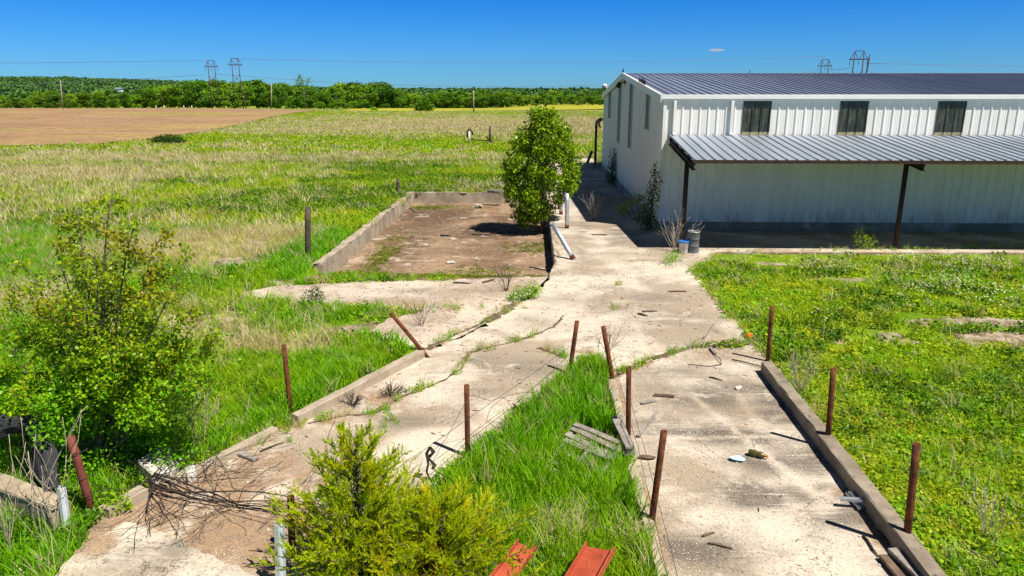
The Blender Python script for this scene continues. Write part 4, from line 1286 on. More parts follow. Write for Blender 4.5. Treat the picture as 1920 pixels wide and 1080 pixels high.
A, B_, C_, D_ = [t[2] for t in TW]
far_l = Vector((A.x - 260, A.y + 40, A.z)); far_r = Vector((D_.x + 260, D_.y - 20, D_.z + 2))
conductor(B_ + Vector((0, 0, -.2)), C_ + Vector((0, 0, 1)), 1.5, 'upper conductor crossing the whole sky between the two pylon pairs')
conductor(A + Vector((0, 0, -4)), C_ + Vector((-2, 0, -4)), 4.5, 'lower sagging conductor between the two pylon pairs')
conductor(far_l + Vector((0, 0, 2)), A + Vector((0, 0, 0)), 1.0, 'upper conductor leaving the left pylon pair over the wood')
conductor(far_l + Vector((0, 0, -6)), A + Vector((-2, 0, -4.3)), 3.0, 'lower conductor leaving the left pylon pair over the wood')
conductor(D_ + Vector((2, 0, -3)), far_r, 3.0, 'conductor leaving the bigger pylon over the warehouse roof')
conductor(C_ + Vector((0, 0, -3)), D_ + Vector((-2, 0, -4)), .5, 'short conductor joining the two pylons behind the ridge')

# water tower
Y = 1500; q = at(1134, 157, Y); c0 = Vector((q.x, Y, 0)); zt0 = q.z
wt = empty('water_tower', c0, 'white water tower far off beside the warehouse eave', 'water tower')
b = MB(); b.lathe([(.5, -9), (3, -8.3), (5, -6.5), (5.6, -4.5), (5.3, -2.5), (3.5, -.8), (.4, 0)], 20, c0 + Vector((0, 0, zt0))); b.build('tank', M['tank_white'], wt, True)
for k in range(5):
    a = k * 1.257 + .3; b = MB(); b.tube([c0 + Vector((math.cos(a) * 6, math.sin(a) * 6, 0)), c0 + Vector((math.cos(a) * 4.8, math.sin(a) * 4.8, zt0 - 6))], .35, 6); b.build('leg', M['tank_white'], wt, True)
b = MB(); b.tube([c0, c0 + Vector((0, 0, zt0 - 8))], .8, 8); b.build('riser', M['tank_white'], wt, True)
# far farmhouse
p = at(223, 168, 700); hb = empty('farmhouse', (p.x, 700, p.z - 3), 'tiny white house far off among the trees', 'house')
b = MB(); b.box((p.x, 700, p.z - 1.0), (5, 6, 3)); b.build('wall', M['tank_white'], hb)
b = MB(); b.add([(p.x - 3, 696.5, p.z + .5), (p.x + 3, 696.5, p.z + .5), (p.x + 3, 703.5, p.z + .5), (p.x - 3, 703.5, p.z + .5), (p.x - 3, 700, p.z + 1.9), (p.x + 3, 700, p.z + 1.9)], [(0, 1, 5, 4), (2, 3, 4, 5), (0, 4, 3), (1, 2, 5), (3, 2, 1, 0)]); b.build('roof', M['galv'], hb)
# small cloud
bm = bmesh.new()
rgc = random.Random(3); cc = at(1342, 94, 5000)
for k in range(1):
    m = Matrix.Translation(cc) @ Matrix.Diagonal((62, 60, 10, 1))
    bmesh.ops.create_icosphere(bm, subdivisions=5, radius=1)
    for v in bm.verts:
        c_ = v.co.copy(); n_ = fbm(c_.x * 3 + 7, c_.y * 3 + c_.z * 2, 1.1, 3, 4) + .35 * (c_.x + 1) * .5
        v.co = m @ (c_ * float(.55 + .8 * (n_ - .35)))
me = bpy.data.meshes.new('cloud'); bm.to_mesh(me); bm.free()
tag(link('cloud', me, M['cloud']), kind='structure')


# ------------------------------------------------------------------ leaves and branches
def leaves(P, size, rg, aspect=.5, up=.5, dirs=None, dirw=0.0):
    """four-cornered leaves round centres P; returns verts, faces"""
    P = np.asarray(P, float); n = len(P)
    a = rg.normal(size=(n, 3))
    if dirs is not None: a = a / np.linalg.norm(a, axis=1, keepdims=True) * (1 - dirw) + np.asarray(dirs) * dirw
    a /= np.linalg.norm(a, axis=1, keepdims=True)
    nr = rg.normal(size=(n, 3)); nr[:, 2] = np.abs(nr[:, 2]) + up
    bb = np.cross(nr, a); bb /= np.linalg.norm(bb, axis=1, keepdims=True) + 1e-9
    s = (np.asarray(size) * rg.uniform(.6, 1.3, n))[:, None]
    w = s * aspect
    nn = np.cross(a, bb)
    V = np.stack([P - a * s * .5, P + bb * w * .5 + nn * s * .06, P + a * s * .5, P - bb * w * .5 + nn * s * .06], 1).reshape(-1, 3)
    F = np.arange(4 * n).reshape(n, 4)
    return V, F


def lobes_points(lobes, n, rg, inner=.45):
    L = np.array(lobes, float); vol = L[:, 3] * L[:, 4] * L[:, 5]
    idx = rg.choice(len(L), n, p=vol / vol.sum())
    d = rg.normal(size=(n, 3)); d /= np.linalg.norm(d, axis=1, keepdims=True)
    r = rg.uniform(inner ** 2, 1, n) ** .5 + rg.normal(0, .06, n)
    return L[idx, :3] + d * r[:, None] * L[idx, 3:6]


class Grow:
    def __init__(s, rg): s.rg = rg; s.b = MB(); s.tips = []; s.twigs = []

    def branch(s, p, d, length, r, depth, kids, spread, up=.1, wob=.15, sides=6, taper=.35, minr=.003):
        rg = s.rg; n = max(3, int(4 + depth)); path = [Vector(p)]; d = Vector(d).normalized()
        for k in range(n):
            d = (d + Vector((rg.gauss(0, wob), rg.gauss(0, wob), rg.gauss(0, wob) + up * .5))).normalized()
            path.append(path[-1] + d * length / n)
        rad = [max(minr, r * (1 - (1 - taper) * k / n)) for k in range(n + 1)]
        s.b.tube(path, rad, max(4, sides - (2 if depth < 2 else 0)))
        if depth <= 1: s.twigs.append(path)
        if depth <= 0: s.tips.append((path[-1], d)); return
        for k in range(kids):
            t = .3 + .7 * (k + rg.random()) / kids; i = min(n - 1, int(t * n)); q = path[i].lerp(path[i + 1], t * n - i)
            ang = rg.uniform(0, 6.283); dd = (path[i + 1] - path[i]).normalized(); x = dd.orthogonal().normalized(); y = dd.cross(x)
            nd = (dd * math.cos(spread) + (x * math.cos(ang) + y * math.sin(ang)) * math.sin(spread)).normalized()
            s.branch(q, nd, length * rg.uniform(.45, .7), max(minr, rad[i] * .6), depth - 1, max(2, kids - 1), spread, up, wob, sides, taper, minr)
        s.branch(path[-1], d, length * .5, rad[-1], depth - 1, max(2, kids - 1), spread, up, wob, sides, taper, minr)


def tree_thing(name, loc, label, cat, crown, crown_mat, trunk, trunk_mat, group=None):
    """crown (V,F) and trunk MB in local coordinates"""
    root = empty(name, loc, label, cat, group)
    link('crown', npmesh('crown', *crown, crown_mat), None, root, (0, 0, 0))
    if trunk: link('trunk', trunk.mesh('trunk', trunk_mat, True), None, root, (0, 0, 0))
    return root


# the leafy tree in the sunken yard
p = G(1016, 436, -.48)
rg = np.random.default_rng(11); pr = random.Random(11)
lob = []
H = 4.75
prof = [(.5, .35), (.85, .65), (1.25, .92), (1.7, 1.12), (2.15, 1.22), (2.6, 1.20), (3.05, 1.08), (3.5, .95), (3.9, .80), (4.25, .58), (4.5, .32)]
for z, R in prof:
    m = int(6 + R * 11)
    for k in range(m):
        a = k * 2.4 + pr.uniform(-.4, .4); rr = R * (.35 + .5 * (k % 3) / 2 if k % 2 else .86)
        s = .17 + .12 * pr.random() + .05 * R
        lob.append((rr * math.cos(a) * 1.2 - .06 + (.02 if z > 1.9 else -.32 * (1.9 - z)), rr * math.sin(a), z + pr.uniform(-.15, .15), s * 1.15, s * 1.15, s))
P = lobes_points(lob, 17500, rg, .5)
crown = leaves(P, .13, rg, .55, .6)
tb = Grow(pr)
tb.b.tube([(.02, 0, -.1), (.0, 0, .6), (.05, 0, 1.6), (0, 0, 2.8), (-.02, 0, 4.1)], [.085, .075, .06, .04, .012], 8)
for k in range(16):
    z = .45 + k * .2; a = pr.uniform(0, 6.28)
    tb.branch((0, 0, z), (math.cos(a), math.sin(a), .8), 1.15 if z < 3 else .7, .022, 1, 3, .6, .15)
for k in range(5):
    a = 2.4 + k * .5; tb.branch((0, 0, .0), (math.cos(a) * .8, math.sin(a) * .8, .9), .9, .02, 1, 2, .5)
tree_thing('leafy_tree', p, 'dense upright leafy tree growing in the sunken yard beside the walkway', 'tree', crown, M['leaf_main'], tb.b, M['bark'])

# big loose bush at the left
p = G(195, 884)
rg = np.random.default_rng(21); pr = random.Random(21)
g = Grow(pr)
for u_, v_, dy, r in ((206, 352, .05, .034), (150, 385, .3, .026), (255, 402, -.2, .026), (300, 440, .1, .024), (365, 468, .3, .022), (388, 585, .1, .02), (330, 535, -.4, .02), (105, 425, .2, .024), (55, 500, .1, .02), (25, 560, .3, .018),
                      (392, 640, -.1, .018), (372, 715, -.3, .016), (-60, 600, .1, .02), (-30, 690, -.2, .018), (180, 470, -.5, .022), (235, 520, .5, .02), (120, 560, -.4, .02), (290, 600, .45, .018), (402, 650, .3, .014)):
    T = at(u_, v_, p.y + dy) - p
    n_ = 9; path = []
    for k in range(n_ + 1):
        t = k / n_
        q = Vector((T.x * t ** 1.25, T.y * t ** 1.2, T.z * t ** .92)) + Vector((pr.gauss(0, .022), pr.gauss(0, .022), 0)) * (t > 0)
        path.append(q)
    g.b.tube(path, [r * (1 - .82 * k / n_) for k in range(n_ + 1)], 6)
    g.twigs.append(path[5:])
    for k in range(13):
        t = .22 + .76 * (k + pr.random()) / 13; i_ = min(n_ - 1, int(t * n_)); q = path[i_].lerp(path[i_ + 1], t * n_ - i_)
        a = pr.uniform(0, 6.283); L = (.62 - .42 * t) * pr.uniform(.6, 1.2)
        g.branch(q, (math.cos(a), math.sin(a), .55), L, r * .3, 1, 3, .6, .06, .12, 4, .4, .0022)
LP = []
for path in g.twigs:
    for q in path[1:]:
        k = 4 if q.z > 1.9 else 7
        for _ in range(k): LP.append(q + Vector((pr.gauss(0, .055), pr.gauss(0, .055), pr.gauss(0, .05))))
LP = np.array([tuple(q) for q in LP])
lowm = LP[:, 2] + rg.normal(0, .35, len(LP)) < 1.55
lobL = [(pr.uniform(-1.6, 1.0), pr.uniform(-.6, .7), pr.uniform(.25, 1.35), .30, .30, .2) for _ in range(46)]
extra = lobes_points(lobL, 9500, rg, .3)
br = empty('leafy_bush', p, 'large loose many stemmed bush with olive tips in front of the meadow', 'bush')
link('crown', npmesh('crown', *leaves(LP[~lowm], .054, rg, .6, .4), M['leaf_olive']), None, br, (0, 0, 0))
link('lower_foliage', npmesh('lower_foliage', *leaves(np.concatenate([LP[lowm], extra]), .056, rg, .55, .7), M['leaf_bush']), None, br, (0, 0, 0))
link('trunk', g.b.mesh('trunk', M['bark'], True), None, br, (0, 0, 0))


# cedar in the foreground
def cedar(H, R, seed, nb):
    rg = np.random.default_rng(seed); pr = random.Random(seed)
    b = MB(); b.tube([(0, 0, -.1), (.01, 0, H * .5), (0, .01, H * .8), (.02, 0, H)], [.035, .02, .009, .003], 6)
    C = []; D = []; S = []
    for k in range(nb):
        f = 1 - (1 - (k + .5) / nb) ** .5; z = .08 + (H - .12) * f
        rr = R * ((1 - f) ** .95) * pr.uniform(.6, 1.15) + .09
        a = k * 2.4 + pr.uniform(-.4, .4)
        d = Vector((math.cos(a), math.sin(a), .25 + .75 * f)).normalized()
        path = [Vector((0, 0, z))]; m = 7
        for i in range(m):
            d = (d + Vector((pr.gauss(0, .07), pr.gauss(0, .07), .05))).normalized(); path.append(path[-1] + d * rr / m)
        b.tube(path, [.009 * (1 - i / m) + .0025 for i in range(m + 1)], 4)
        for i in range(2, m + 1):
            for _ in range(3 if f < .7 else 2):
                t = pr.random(); q0 = path[i - 1].lerp(path[i], t)
                ang = pr.uniform(0, 6.283); dd = (path[i] - path[i - 1]).normalized(); x = dd.orthogonal().normalized(); y = dd.cross(x)
                nd = (dd * .75 + (x * math.cos(ang) + y * math.sin(ang)) * .75 + Vector((0, 0, .25))).normalized()
                L = (.10 + .17 * (1 - i / m) + .05 * pr.random()) * (.45 + .75 * (1 - f))
                nd = (nd + Vector((0, 0, .25))).normalized(); sd = nd.orthogonal().normalized(); sd2 = nd.cross(sd)
                for j in range(13):
                    c = q0 + nd * L * (j + .3) / 13; w_ = 1 - j / 14
                    for s in (-1, 1):
                        a2 = pr.uniform(0, 6.283); e = (nd * 1.0 + (sd * math.cos(a2) + sd2 * math.sin(a2)) * (.25 + .35 * w_)).normalized()
                        C.append(c + e * .016); D.append(e); S.append(.050 * (.55 + .55 * w_))
        for j in range(10):
            e = (d + Vector((pr.gauss(0, .22), pr.gauss(0, .22), pr.gauss(0, .22)))).normalized(); C.append(path[-1] + e * .02 - d * .012 * j); D.append(e); S.append(.05)
    return leaves(np.array([tuple(c) for c in C]), np.array(S), rg, .19, .3, np.array([tuple(d) for d in D]), .97), b


pc = G(682, 1100) 
cr1, tb1 = cedar(at(652, 795, pc.y).z, 1.0, 31, 115)
tree_thing('young_cedar', (pc.x, pc.y, 0), 'feathery yellow green young cedar with a pointed leader in the foreground', 'cedar', cr1, M['leaf_cedar'], tb1, M['bark'])
pc2 = G(826, 1110)
cr2, tb2 = cedar(at(830, 935, pc2.y).z, 1.05, 32, 95)
tree_thing('young_cedar', (pc2.x, pc2.y, 0), 'lower rounder cedar spreading from the pointed cedar towards the red channels', 'cedar', cr2, M['leaf_cedar'], tb2, M['bark'])

# fallen dead branch
pr = random.Random(41)
g = Grow(pr)
B0 = G(620, 968, .10); K = G(285, 902, .15)
for k in range(4):
    off = Vector((pr.gauss(0, .03), pr.gauss(0, .06), pr.gauss(0, .03)))
    path = [B0.lerp(K, t) + off * (1 - t) * 1.4 + Vector((0, .07 * math.sin(t * 5 + k) + pr.gauss(0, .012), .06 * math.sin(t * 5 + k) + pr.gauss(0, .012))) for t in np.linspace(0, 1, 9)]
    g.b.tube(path, [.004 + .009 * t for t in np.linspace(0, 1, 9)], 6)
    for i in (2, 4, 5, 6, 7):
        q = path[i]; a = pr.uniform(-2.6, -.2) if k % 2 else pr.uniform(1.2, 2.8)
        g.branch(q, (math.cos(a), math.sin(a), .02), .6 + .25 * pr.random(), .006, 1, 2, .6, -.03, .22, 5, .4, .0035)
for u_, v_, z_, r_ in ((240, 930, .06, .009), (265, 985, .03, .010), (300, 1010, .03, .010), (340, 985, .03, .009), (440, 985, .03, .009), (420, 960, .05, .008), (255, 880, .2, .009), (290, 850, .3, .009), (320, 830, .45, .008), (430, 795, .5, .009), (460, 870, .15, .007), (500, 860, .2, .006)):
    T = G(u_, v_, z_); d = T - K
    g.branch(K + Vector((pr.gauss(0, .05), pr.gauss(0, .05), 0)), d, d.length * .95, r_ * 1.1, 1, 4, .55, 0.0, .16, 5, .3, .0035)
tag(g.b.build('fallen_branch', M['twig'], None, True), 'fallen dead dark branch with bare twigs fanning over the dirt', 'branch')

# bare pale brush by the drum, dry weeds
def brush(name, px, h, n, label, mat, seed, spread=.5, z=0.0, cat='weed', r=.006, kids=3, group=None):
    pr = random.Random(seed); g = Grow(pr); p = G(px[0], px[1], z)
    for k in range(n):
        a = pr.uniform(0, 6.28); s = pr.uniform(0, spread)
        g.branch(p + Vector((math.cos(a), math.sin(a), 0)) * .08 * h, (math.cos(a) * s, math.sin(a) * s, 1), h * pr.uniform(.6, 1.0), r, 1, kids, .45, .05, .1, 5, .4, .003)
    return tag(g.b.build(name, mat, None, True), label, cat, group)


brush('dry_brush', (1266, 472), 1.0, 16, 'bare pale brush growing against the left canopy post', M['pale_twig'], 51, .75, r=.008)
brush('dry_brush', (1113, 412), .85, 10, 'pinkish dry weed standing on the sunlit edge of the walkway', M['pale_twig'], 52, .4, r=.009)
brush('dry_brush', (1090, 372), .5, 7, 'small dry weed farther along the walkway edge', M['pale_twig'], 53, .5, r=.008)
brush('dry_brush', (372, 840), .85, 12, 'bare grey brush standing in the grass above the fallen branch', M['pale_twig'], 54, .45, r=.005)
brush('dry_brush', (85, 1010), 1.0, 9, 'tall bare pale stalks in front of the block wall end', M['pale_twig'], 55, .25, r=.005, kids=2)
brush('dry_brush', (15, 1040), .9, 8, 'pale stalks at the near end of the block wall grass', M['pale_twig'], 56, .3, r=.005, kids=2)
brush('dry_brush', (660, 760), .18, 26, 'flat tangle of dry stems on the left slab seam', M['twig'], 57, 2.5, r=.004)
brush('dry_brush', (735, 742), .2, 30, 'larger dead weed mat sprawling at the bend of the seam', M['twig'], 58, 2.5, r=.004)
brush('dry_brush', (950, 545), .5, 12, 'bare brown twigs beside the green weed on the slab edge', M['twig'], 59, .8, r=.006)
brush('dry_brush', (790, 610), .5, 9, 'thin dry weeds behind the leaning pipe', M['twig'], 60, .6, r=.005)
brush('dry_brush', (935, 385), .5, 14, 'dry brown brush at the foot of the back wall', M['pale_twig'], 61, .9, z=-.48, r=.009)
brush('dry_brush', (1135, 690), .6, 7, 'thin bare stalks beside the tilted pipe at the wedge tip', M['twig'], 62, .6, r=.004, kids=2)
brush('dry_brush', (190, 830), .9, 6, 'arching pale stems behind the thick leaning pipe', M['pale_twig'], 63, .5, r=.008)
brush('dry_brush', (25, 850), .7, 10, 'reddish bare twigs under the black fabric', M['twig'], 64, .8, r=.005)
brush('dry_brush', (1500, 735), .5, 16, 'grey dry grass stalks on the outer side of the long kerb', M['pale_twig'], 65, .5, r=.004, kids=2)
brush('dry_brush', (1850, 1010), .5, 12, 'pale dead stalks in the grass past the tall pipe', M['pale_twig'], 66, .6, r=.004, kids=2)


def sapling(name, px, lob, n, size, label, mat, seed, cat='sapling', stem=True, z=0.0, asp=.5):
    rg = np.random.default_rng(seed); pr = random.Random(seed)
    p = G(px[0], px[1], z); b = MB()
    for L in lob: b.tube([(0, 0, 0), (L[0] * .6, L[1] * .6, L[2] * .55), (L[0], L[1], L[2] + L[5] * .6)], [.02, .014, .005], 5)
    tree_thing(name, p, label, cat, leaves(lobes_points(lob, n, rg, .2), size, rg, asp, .5), mat, b if stem else None, M['bark'])


sapling('sapling', (1219, 432), [(0, 0, 1.2, .3, .3, .7), (.1, 0, 1.9, .25, .25, .55), (-.1, .1, .5, .35, .35, .4), (.05, 0, 2.4, .12, .12, .3), (-.05, 0, 0.2, .45, .3, .22)], 900, .1, 'dark leafy sapling against the near corner of the gable wall', M['leaf_young'], 71)
sapling('sapling', (1196, 415), [(0, 0, .9, .3, .3, .3), (-.35, .3, .7, .3, .3, .25), (.2, -.1, .5, .3, .3, .3), (-.5, .9, .3, .3, .6, .25)], 380, .13, 'pale yellow leaved sapling sprawling beside the gable wall', M['leaf_pale'], 72)
sapling('sapling', (1148, 345), [(0, 0, .8, .35, .45, .6), (.05, .2, 1.5, .3, .35, .5), (0, -.2, .3, .4, .5, .3)], 700, .13, 'bushy dark sapling halfway along the gable wall', M['leaf_young'], 73)
sapling('weed_clump', (985, 562), [(0, 0, .2, .35, .2, .22), (.2, .15, .22, .25, .2, .2), (-.25, -.15, .15, .25, .2, .15)], 900, .07, 'bushy green weed on the slab edge below the sunken yard', M['clover'], 74, 'weed', False, asp=.3)
sapling('weed_clump', (588, 575), [(0, 0, .2, .3, .2, .25), (.1, 0, .35, .15, .15, .2)], 500, .07, 'grey green weed clump standing in the gravel', M['leaf_young'], 75, 'weed', False, asp=.3)
sapling('meadow_bush', (316, 272), [(0, 0, .5, 1.6, 1.2, .6), (-.8, 0, .4, 1.0, .8, .45), (.9, 0, .35, 1.0, .8, .4)], 2200, .2, 'low rounded green bush at the edge of the ploughed field', M['leaf_young'], 76, 'bush', False)
sapling('weed_clump', (1254, 495), [(0, 0, .15, .25, .45, .2), (.3, .5, .15, .3, .35, .2)], 500, .07, 'green weeds sprouting from the pavement joint in front of the drum', M['clover'], 77, 'weed', False, asp=.3)
sapling('weed_clump', (1612, 468), [(0, 0, .4, .3, .2, .4), (.3, 0, .25, .25, .2, .25)], 400, .07, 'tall bright weed at the canopy edge left of the second post', M['grass_yellow'], 78, 'weed', False, asp=.4)
sapling('weed_clump', (215, 960), [(0, 0, .12, .25, .15, .16)], 400, .05, 'bright green weed at the foot of the thick leaning pipe', M['clover'], 79, 'weed', False, asp=.5)

# ------------------------------------------------------------------ the woods


def wood_tree(seed, H, R, mat, low=.12):
    rg = np.random.default_rng(seed); pr = random.Random(seed); lob = []
    for k in range(22):
        f = low + (1 - low) * pr.random() ** .85; z = H * f * .92
        rr = R * (1 - abs(f - .5) ** 2 * 2.3) * math.sqrt(pr.random()); a = pr.uniform(0, 6.28)
        s = R * pr.uniform(.26, .46)
        lob.append((rr * math.cos(a), rr * math.sin(a), z, s, s, s * .75))
    P = lobes_points(lob, 2300, rg, .55)
    b = MB(); b.tube([(0, 0, -1.5), (.1, 0, H * .4), (0, .1, H * .8)], [H * .022, H * .016, .05], 6)
    for k in range(7):
        a = k * .9; z = H * (.25 + .07 * k); b.tube([(0, 0, z), (math.cos(a) * R * .4, math.sin(a) * R * .4, z + H * .12), (math.cos(a) * R * .7, math.sin(a) * R * .7, z + H * .2)], [H * .008, H * .006, .03], 4)
    crown = npmesh('crown', *leaves(P, .62, rg, .75, .5), mat); trunk = b.mesh('trunk', M['bark'], True)
    return crown, trunk


protos = [wood_tree(100 + k, 10, (3.6, 4.2, 4.8)[k % 3], M['leaf_wood'] if k % 2 else M['leaf_wood_light']) for k in range(6)]
pr = random.Random(77)


def plant(u, Y, H, k, label, group, wide=1.0):
    q = at(u, 190, Y); s = H / 10
    o = empty('broadleaf_tree', (q.x, Y, float(zt(q.x, Y)) - .1), label, 'tree', group, pr.uniform(0, 6.28)); o.scale = (s * wide, s * wide, s)
    c, t = protos[k % 6]
    link('crown', c, None, o, (0, 0, 0)); link('trunk', t, None, o, (0, 0, 0))
    return o


LEFT_LAB = 'round green broadleaf tree in the wood beyond the ploughed field'
RIGHT_LAB = 'green broadleaf tree in the low wood beyond the yellow field'
for row, (Y0, du) in enumerate(((285, 21), (300, 23), (320, 25))):
    u = -380 + row * 9
    while u < 700:
        top = np.interp(u, [-40, 60, 160, 230, 290, 360, 480, 520, 545, 600, 640, 690], [182, 180, 178, 176, 164, 158, 154, 158, 166, 164, 160, 158]) + pr.uniform(-5, 13) - row * 2.5
        Y = Y0 + pr.uniform(-11, 11) + 10 * (u < 250); q = at(u, top, Y)
        if not (530 < u < 590 and row == 0): plant(u, Y, q.z - float(zt(q.x, Y)), pr.randrange(6), LEFT_LAB, 'wood beyond the ploughed field', pr.uniform(.9, 1.4))
        u += du * pr.uniform(.75, 1.25)
for u, top in ((640, 186), (660, 190), (675, 193), (600, 190), (620, 193), (540, 190), (520, 195), (690, 192)):
    Y = 262; q = at(u, top, Y); plant(u, Y, q.z - float(zt(q.x, Y)), pr.randrange(6), 'low leafy tree at the near foot of the wood by the meadow', 'low trees at the foot of the wood', 1.7)
for row, (Y0, du) in enumerate(((395, 16), (420, 17), (450, 18))):
    u = 690 + row * 7
    while u < 1240:
        top = np.interp(u, [690, 745, 770, 850, 950, 1130, 1240], [159, 164, 176, 174, 173, 177, 178]) + pr.uniform(-3, 8) - row * 1.2
        Y = Y0 + pr.uniform(-6, 6); q = at(u, top, Y)
        plant(u, Y, q.z - float(zt(q.x, Y)), pr.randrange(6), RIGHT_LAB, 'wood beyond the yellow field', pr.uniform(1.0, 1.6))
        u += du * pr.uniform(.75, 1.25)
# the tall open tree standing above the wood, and two singles before it
rg = np.random.default_rng(91); pr2 = random.Random(91)
Y = 270; q = at(567, 146, Y); Ht = q.z - float(zt(q.x, Y)); g = Grow(pr2)
g.b.tube([(0, 0, -.5), (.2, 0, Ht * .45), (.1, 0, Ht * .75)], [.28, .2, .1], 7)
for k in range(9):
    a = k * 2.2; g.branch((.15, 0, Ht * (.4 + .04 * k)), (math.cos(a), math.sin(a), .9), Ht * .3, .1, 1, 4, .6, .1, .12, 5, .3, .03)
P = np.array([tuple(t + Vector((pr2.gauss(0, .5), pr2.gauss(0, .5), pr2.gauss(0, .35)))) for path in g.twigs for t in path[2:] for _ in range(3)])
tree_thing('tall_tree', (q.x, Y, float(zt(q.x, Y))), 'tallest open crowned tree rising above the wood', 'tree', leaves(P, .55, rg, .75, .5), M['leaf_wood'], g.b, M['bark'])
Y = 240; sapling('round_bush', (795, 211), [(0, 0, 2.2, 2.6, 2.2, 2.0), (-1.6, 0, 1.6, 1.8, 1.6, 1.5), (1.6, 0, 1.7, 1.8, 1.6, 1.5), (.4, 0, 3.4, 1.5, 1.4, 1.2)], 2600, .5, 'dark rounded bush standing alone before the yellow field', M['leaf_wood'], 92, 'bush')
sapling('round_bush', (702, 211), [(0, 0, .8, 1.4, 1.2, .8)], 500, .4, 'small bush between the wood and the lone dark bush', M['leaf_wood_light'], 93, 'bush')
for k, (u, v) in enumerate(((293, 203), (308, 202), (345, 203), (360, 203))):
    Y = 262; q = at(u, v, Y); b = MB(); b.tube([(q.x, Y, float(zt(q.x, Y)) - .2), (q.x, Y, float(zt(q.x, Y)) + 1.1)], .13, 6)
    tag(b.build('fence_post', M['tank_white'], None, True), 'tiny pale fence post at the foot of the wood', 'post', 'pale fence posts by the wood')


# ------------------------------------------------------------------ scattering of uncountable stuff
def scatter(name, pts, rot, scale, protos_, idx, mats_=None):
    """grass and the like: one object of points, each carrying one of the small meshes"""
    me = bpy.data.meshes.new(name)
    me.vertices.add(len(pts)); me.vertices.foreach_set('co', np.asarray(pts, np.float32).ravel())
    a = me.attributes.new('rot', 'FLOAT_VECTOR', 'POINT'); a.data.foreach_set('vector', np.asarray(rot, np.float32).ravel())
    a = me.attributes.new('scl', 'FLOAT_VECTOR', 'POINT'); a.data.foreach_set('vector', np.asarray(scale, np.float32).ravel())
    a = me.attributes.new('idx', 'INT', 'POINT'); a.data.foreach_set('value', np.asarray(idx, np.int32))
    me.update()
    o = link(name, me); tag(o, kind='stuff')
    for m in {p.materials[0].name: p.materials[0] for p in protos_}.values(): me.materials.append(m)
    col = bpy.data.collections.new(name + '_kinds')
    for k, pm in enumerate(protos_):
        po = bpy.data.objects.new(f'{name}_kind_{chr(97 + k)}', pm); col.objects.link(po)
    ng = bpy.data.node_groups.new(name, 'GeometryNodeTree')
    ng.interface.new_socket('Geometry', in_out='INPUT', socket_type='NodeSocketGeometry')
    ng.interface.new_socket('Geometry', in_out='OUTPUT', socket_type='NodeSocketGeometry')
    N = ng.nodes; L = ng.links
    gi = N.new('NodeGroupInput'); go = N.new('NodeGroupOutput'); ip = N.new('GeometryNodeInstanceOnPoints')
    ci = N.new('GeometryNodeCollectionInfo'); ci.inputs['Collection'].default_value = col; ci.inputs['Separate Children'].default_value = True; ci.inputs['Reset Children'].default_value = True
    L.new(gi.outputs[0], ip.inputs['Points']); L.new(ci.outputs[0], ip.inputs['Instance']); ip.inputs['Pick Instance'].default_value = True

    def na(nm, ty):
        n = N.new('GeometryNodeInputNamedAttribute'); n.data_type = ty; n.inputs['Name'].default_value = nm
        return [s for s in n.outputs if s.enabled and s.name == 'Attribute'][0]
    L.new(na('idx', 'INT'), ip.inputs['Instance Index']); L.new(na('rot', 'FLOAT_VECTOR'), ip.inputs['Rotation']); L.new(na('scl', 'FLOAT_VECTOR'), ip.inputs['Scale'])
    L.new(ip.outputs[0], go.inputs[0])
    md = o.modifiers.new('scatter', 'NODES'); md.node_group = ng
    return o


def tuft(n, h, w, rad, bend, seed, mat, hv=.35, name='tuft'):
    rg = np.random.default_rng(seed)
    a = rg.uniform(0, 6.283, n); r = rad * np.sqrt(rg.random(n)); x = r * np.cos(a); y = r * np.sin(a)
    hh = h * rg.uniform(1 - hv, 1 + hv, n); t = rg.uniform(0, 6.283, n); bd = bend * hh * rg.uniform(.3, 1.2, n)
    dx, dy = np.cos(t), np.sin(t); f = rg.uniform(0, 6.283, n); px, py = np.cos(f) * w / 2, np.sin(f) * w / 2
    rows = []
    for s, ww in ((0, .8), (.55, 1.0), (1.0, .12)):
        cx = x + dx * bd * s ** 1.8; cy = y + dy * bd * s ** 1.8; cz = hh * (s - .12 * s * s * bend) - .02
        rows += [np.stack([cx - px * ww, cy - py * ww, cz], 1), np.stack([cx + px * ww, cy + py * ww, cz], 1)]
    V = np.stack(rows, 1).reshape(-1, 3); b = np.arange(n)[:, None] * 6
    F = np.concatenate([b + np.array([[0, 1, 3, 2]]), b + np.array([[2, 3, 5, 4]])])
    return npmesh(name, V, F, mat)


def clover(n, rad, h, size, seed, mat, name='clover'):
    rg = np.random.default_rng(seed); a = rg.uniform(0, 6.283, n); r = rad * np.sqrt(rg.random(n))
    P = np.stack([r * np.cos(a), r * np.sin(a), h * rg.uniform(.15, 1, n)], 1)
    return npmesh(name, *leaves(P, size, rg, .8, 1.6), mat)


def tags(rot_n, rg, tilt=.12): return np.stack([rg.normal(0, tilt, rot_n), rg.normal(0, tilt, rot_n), rg.uniform(0, 6.283, rot_n)], 1)


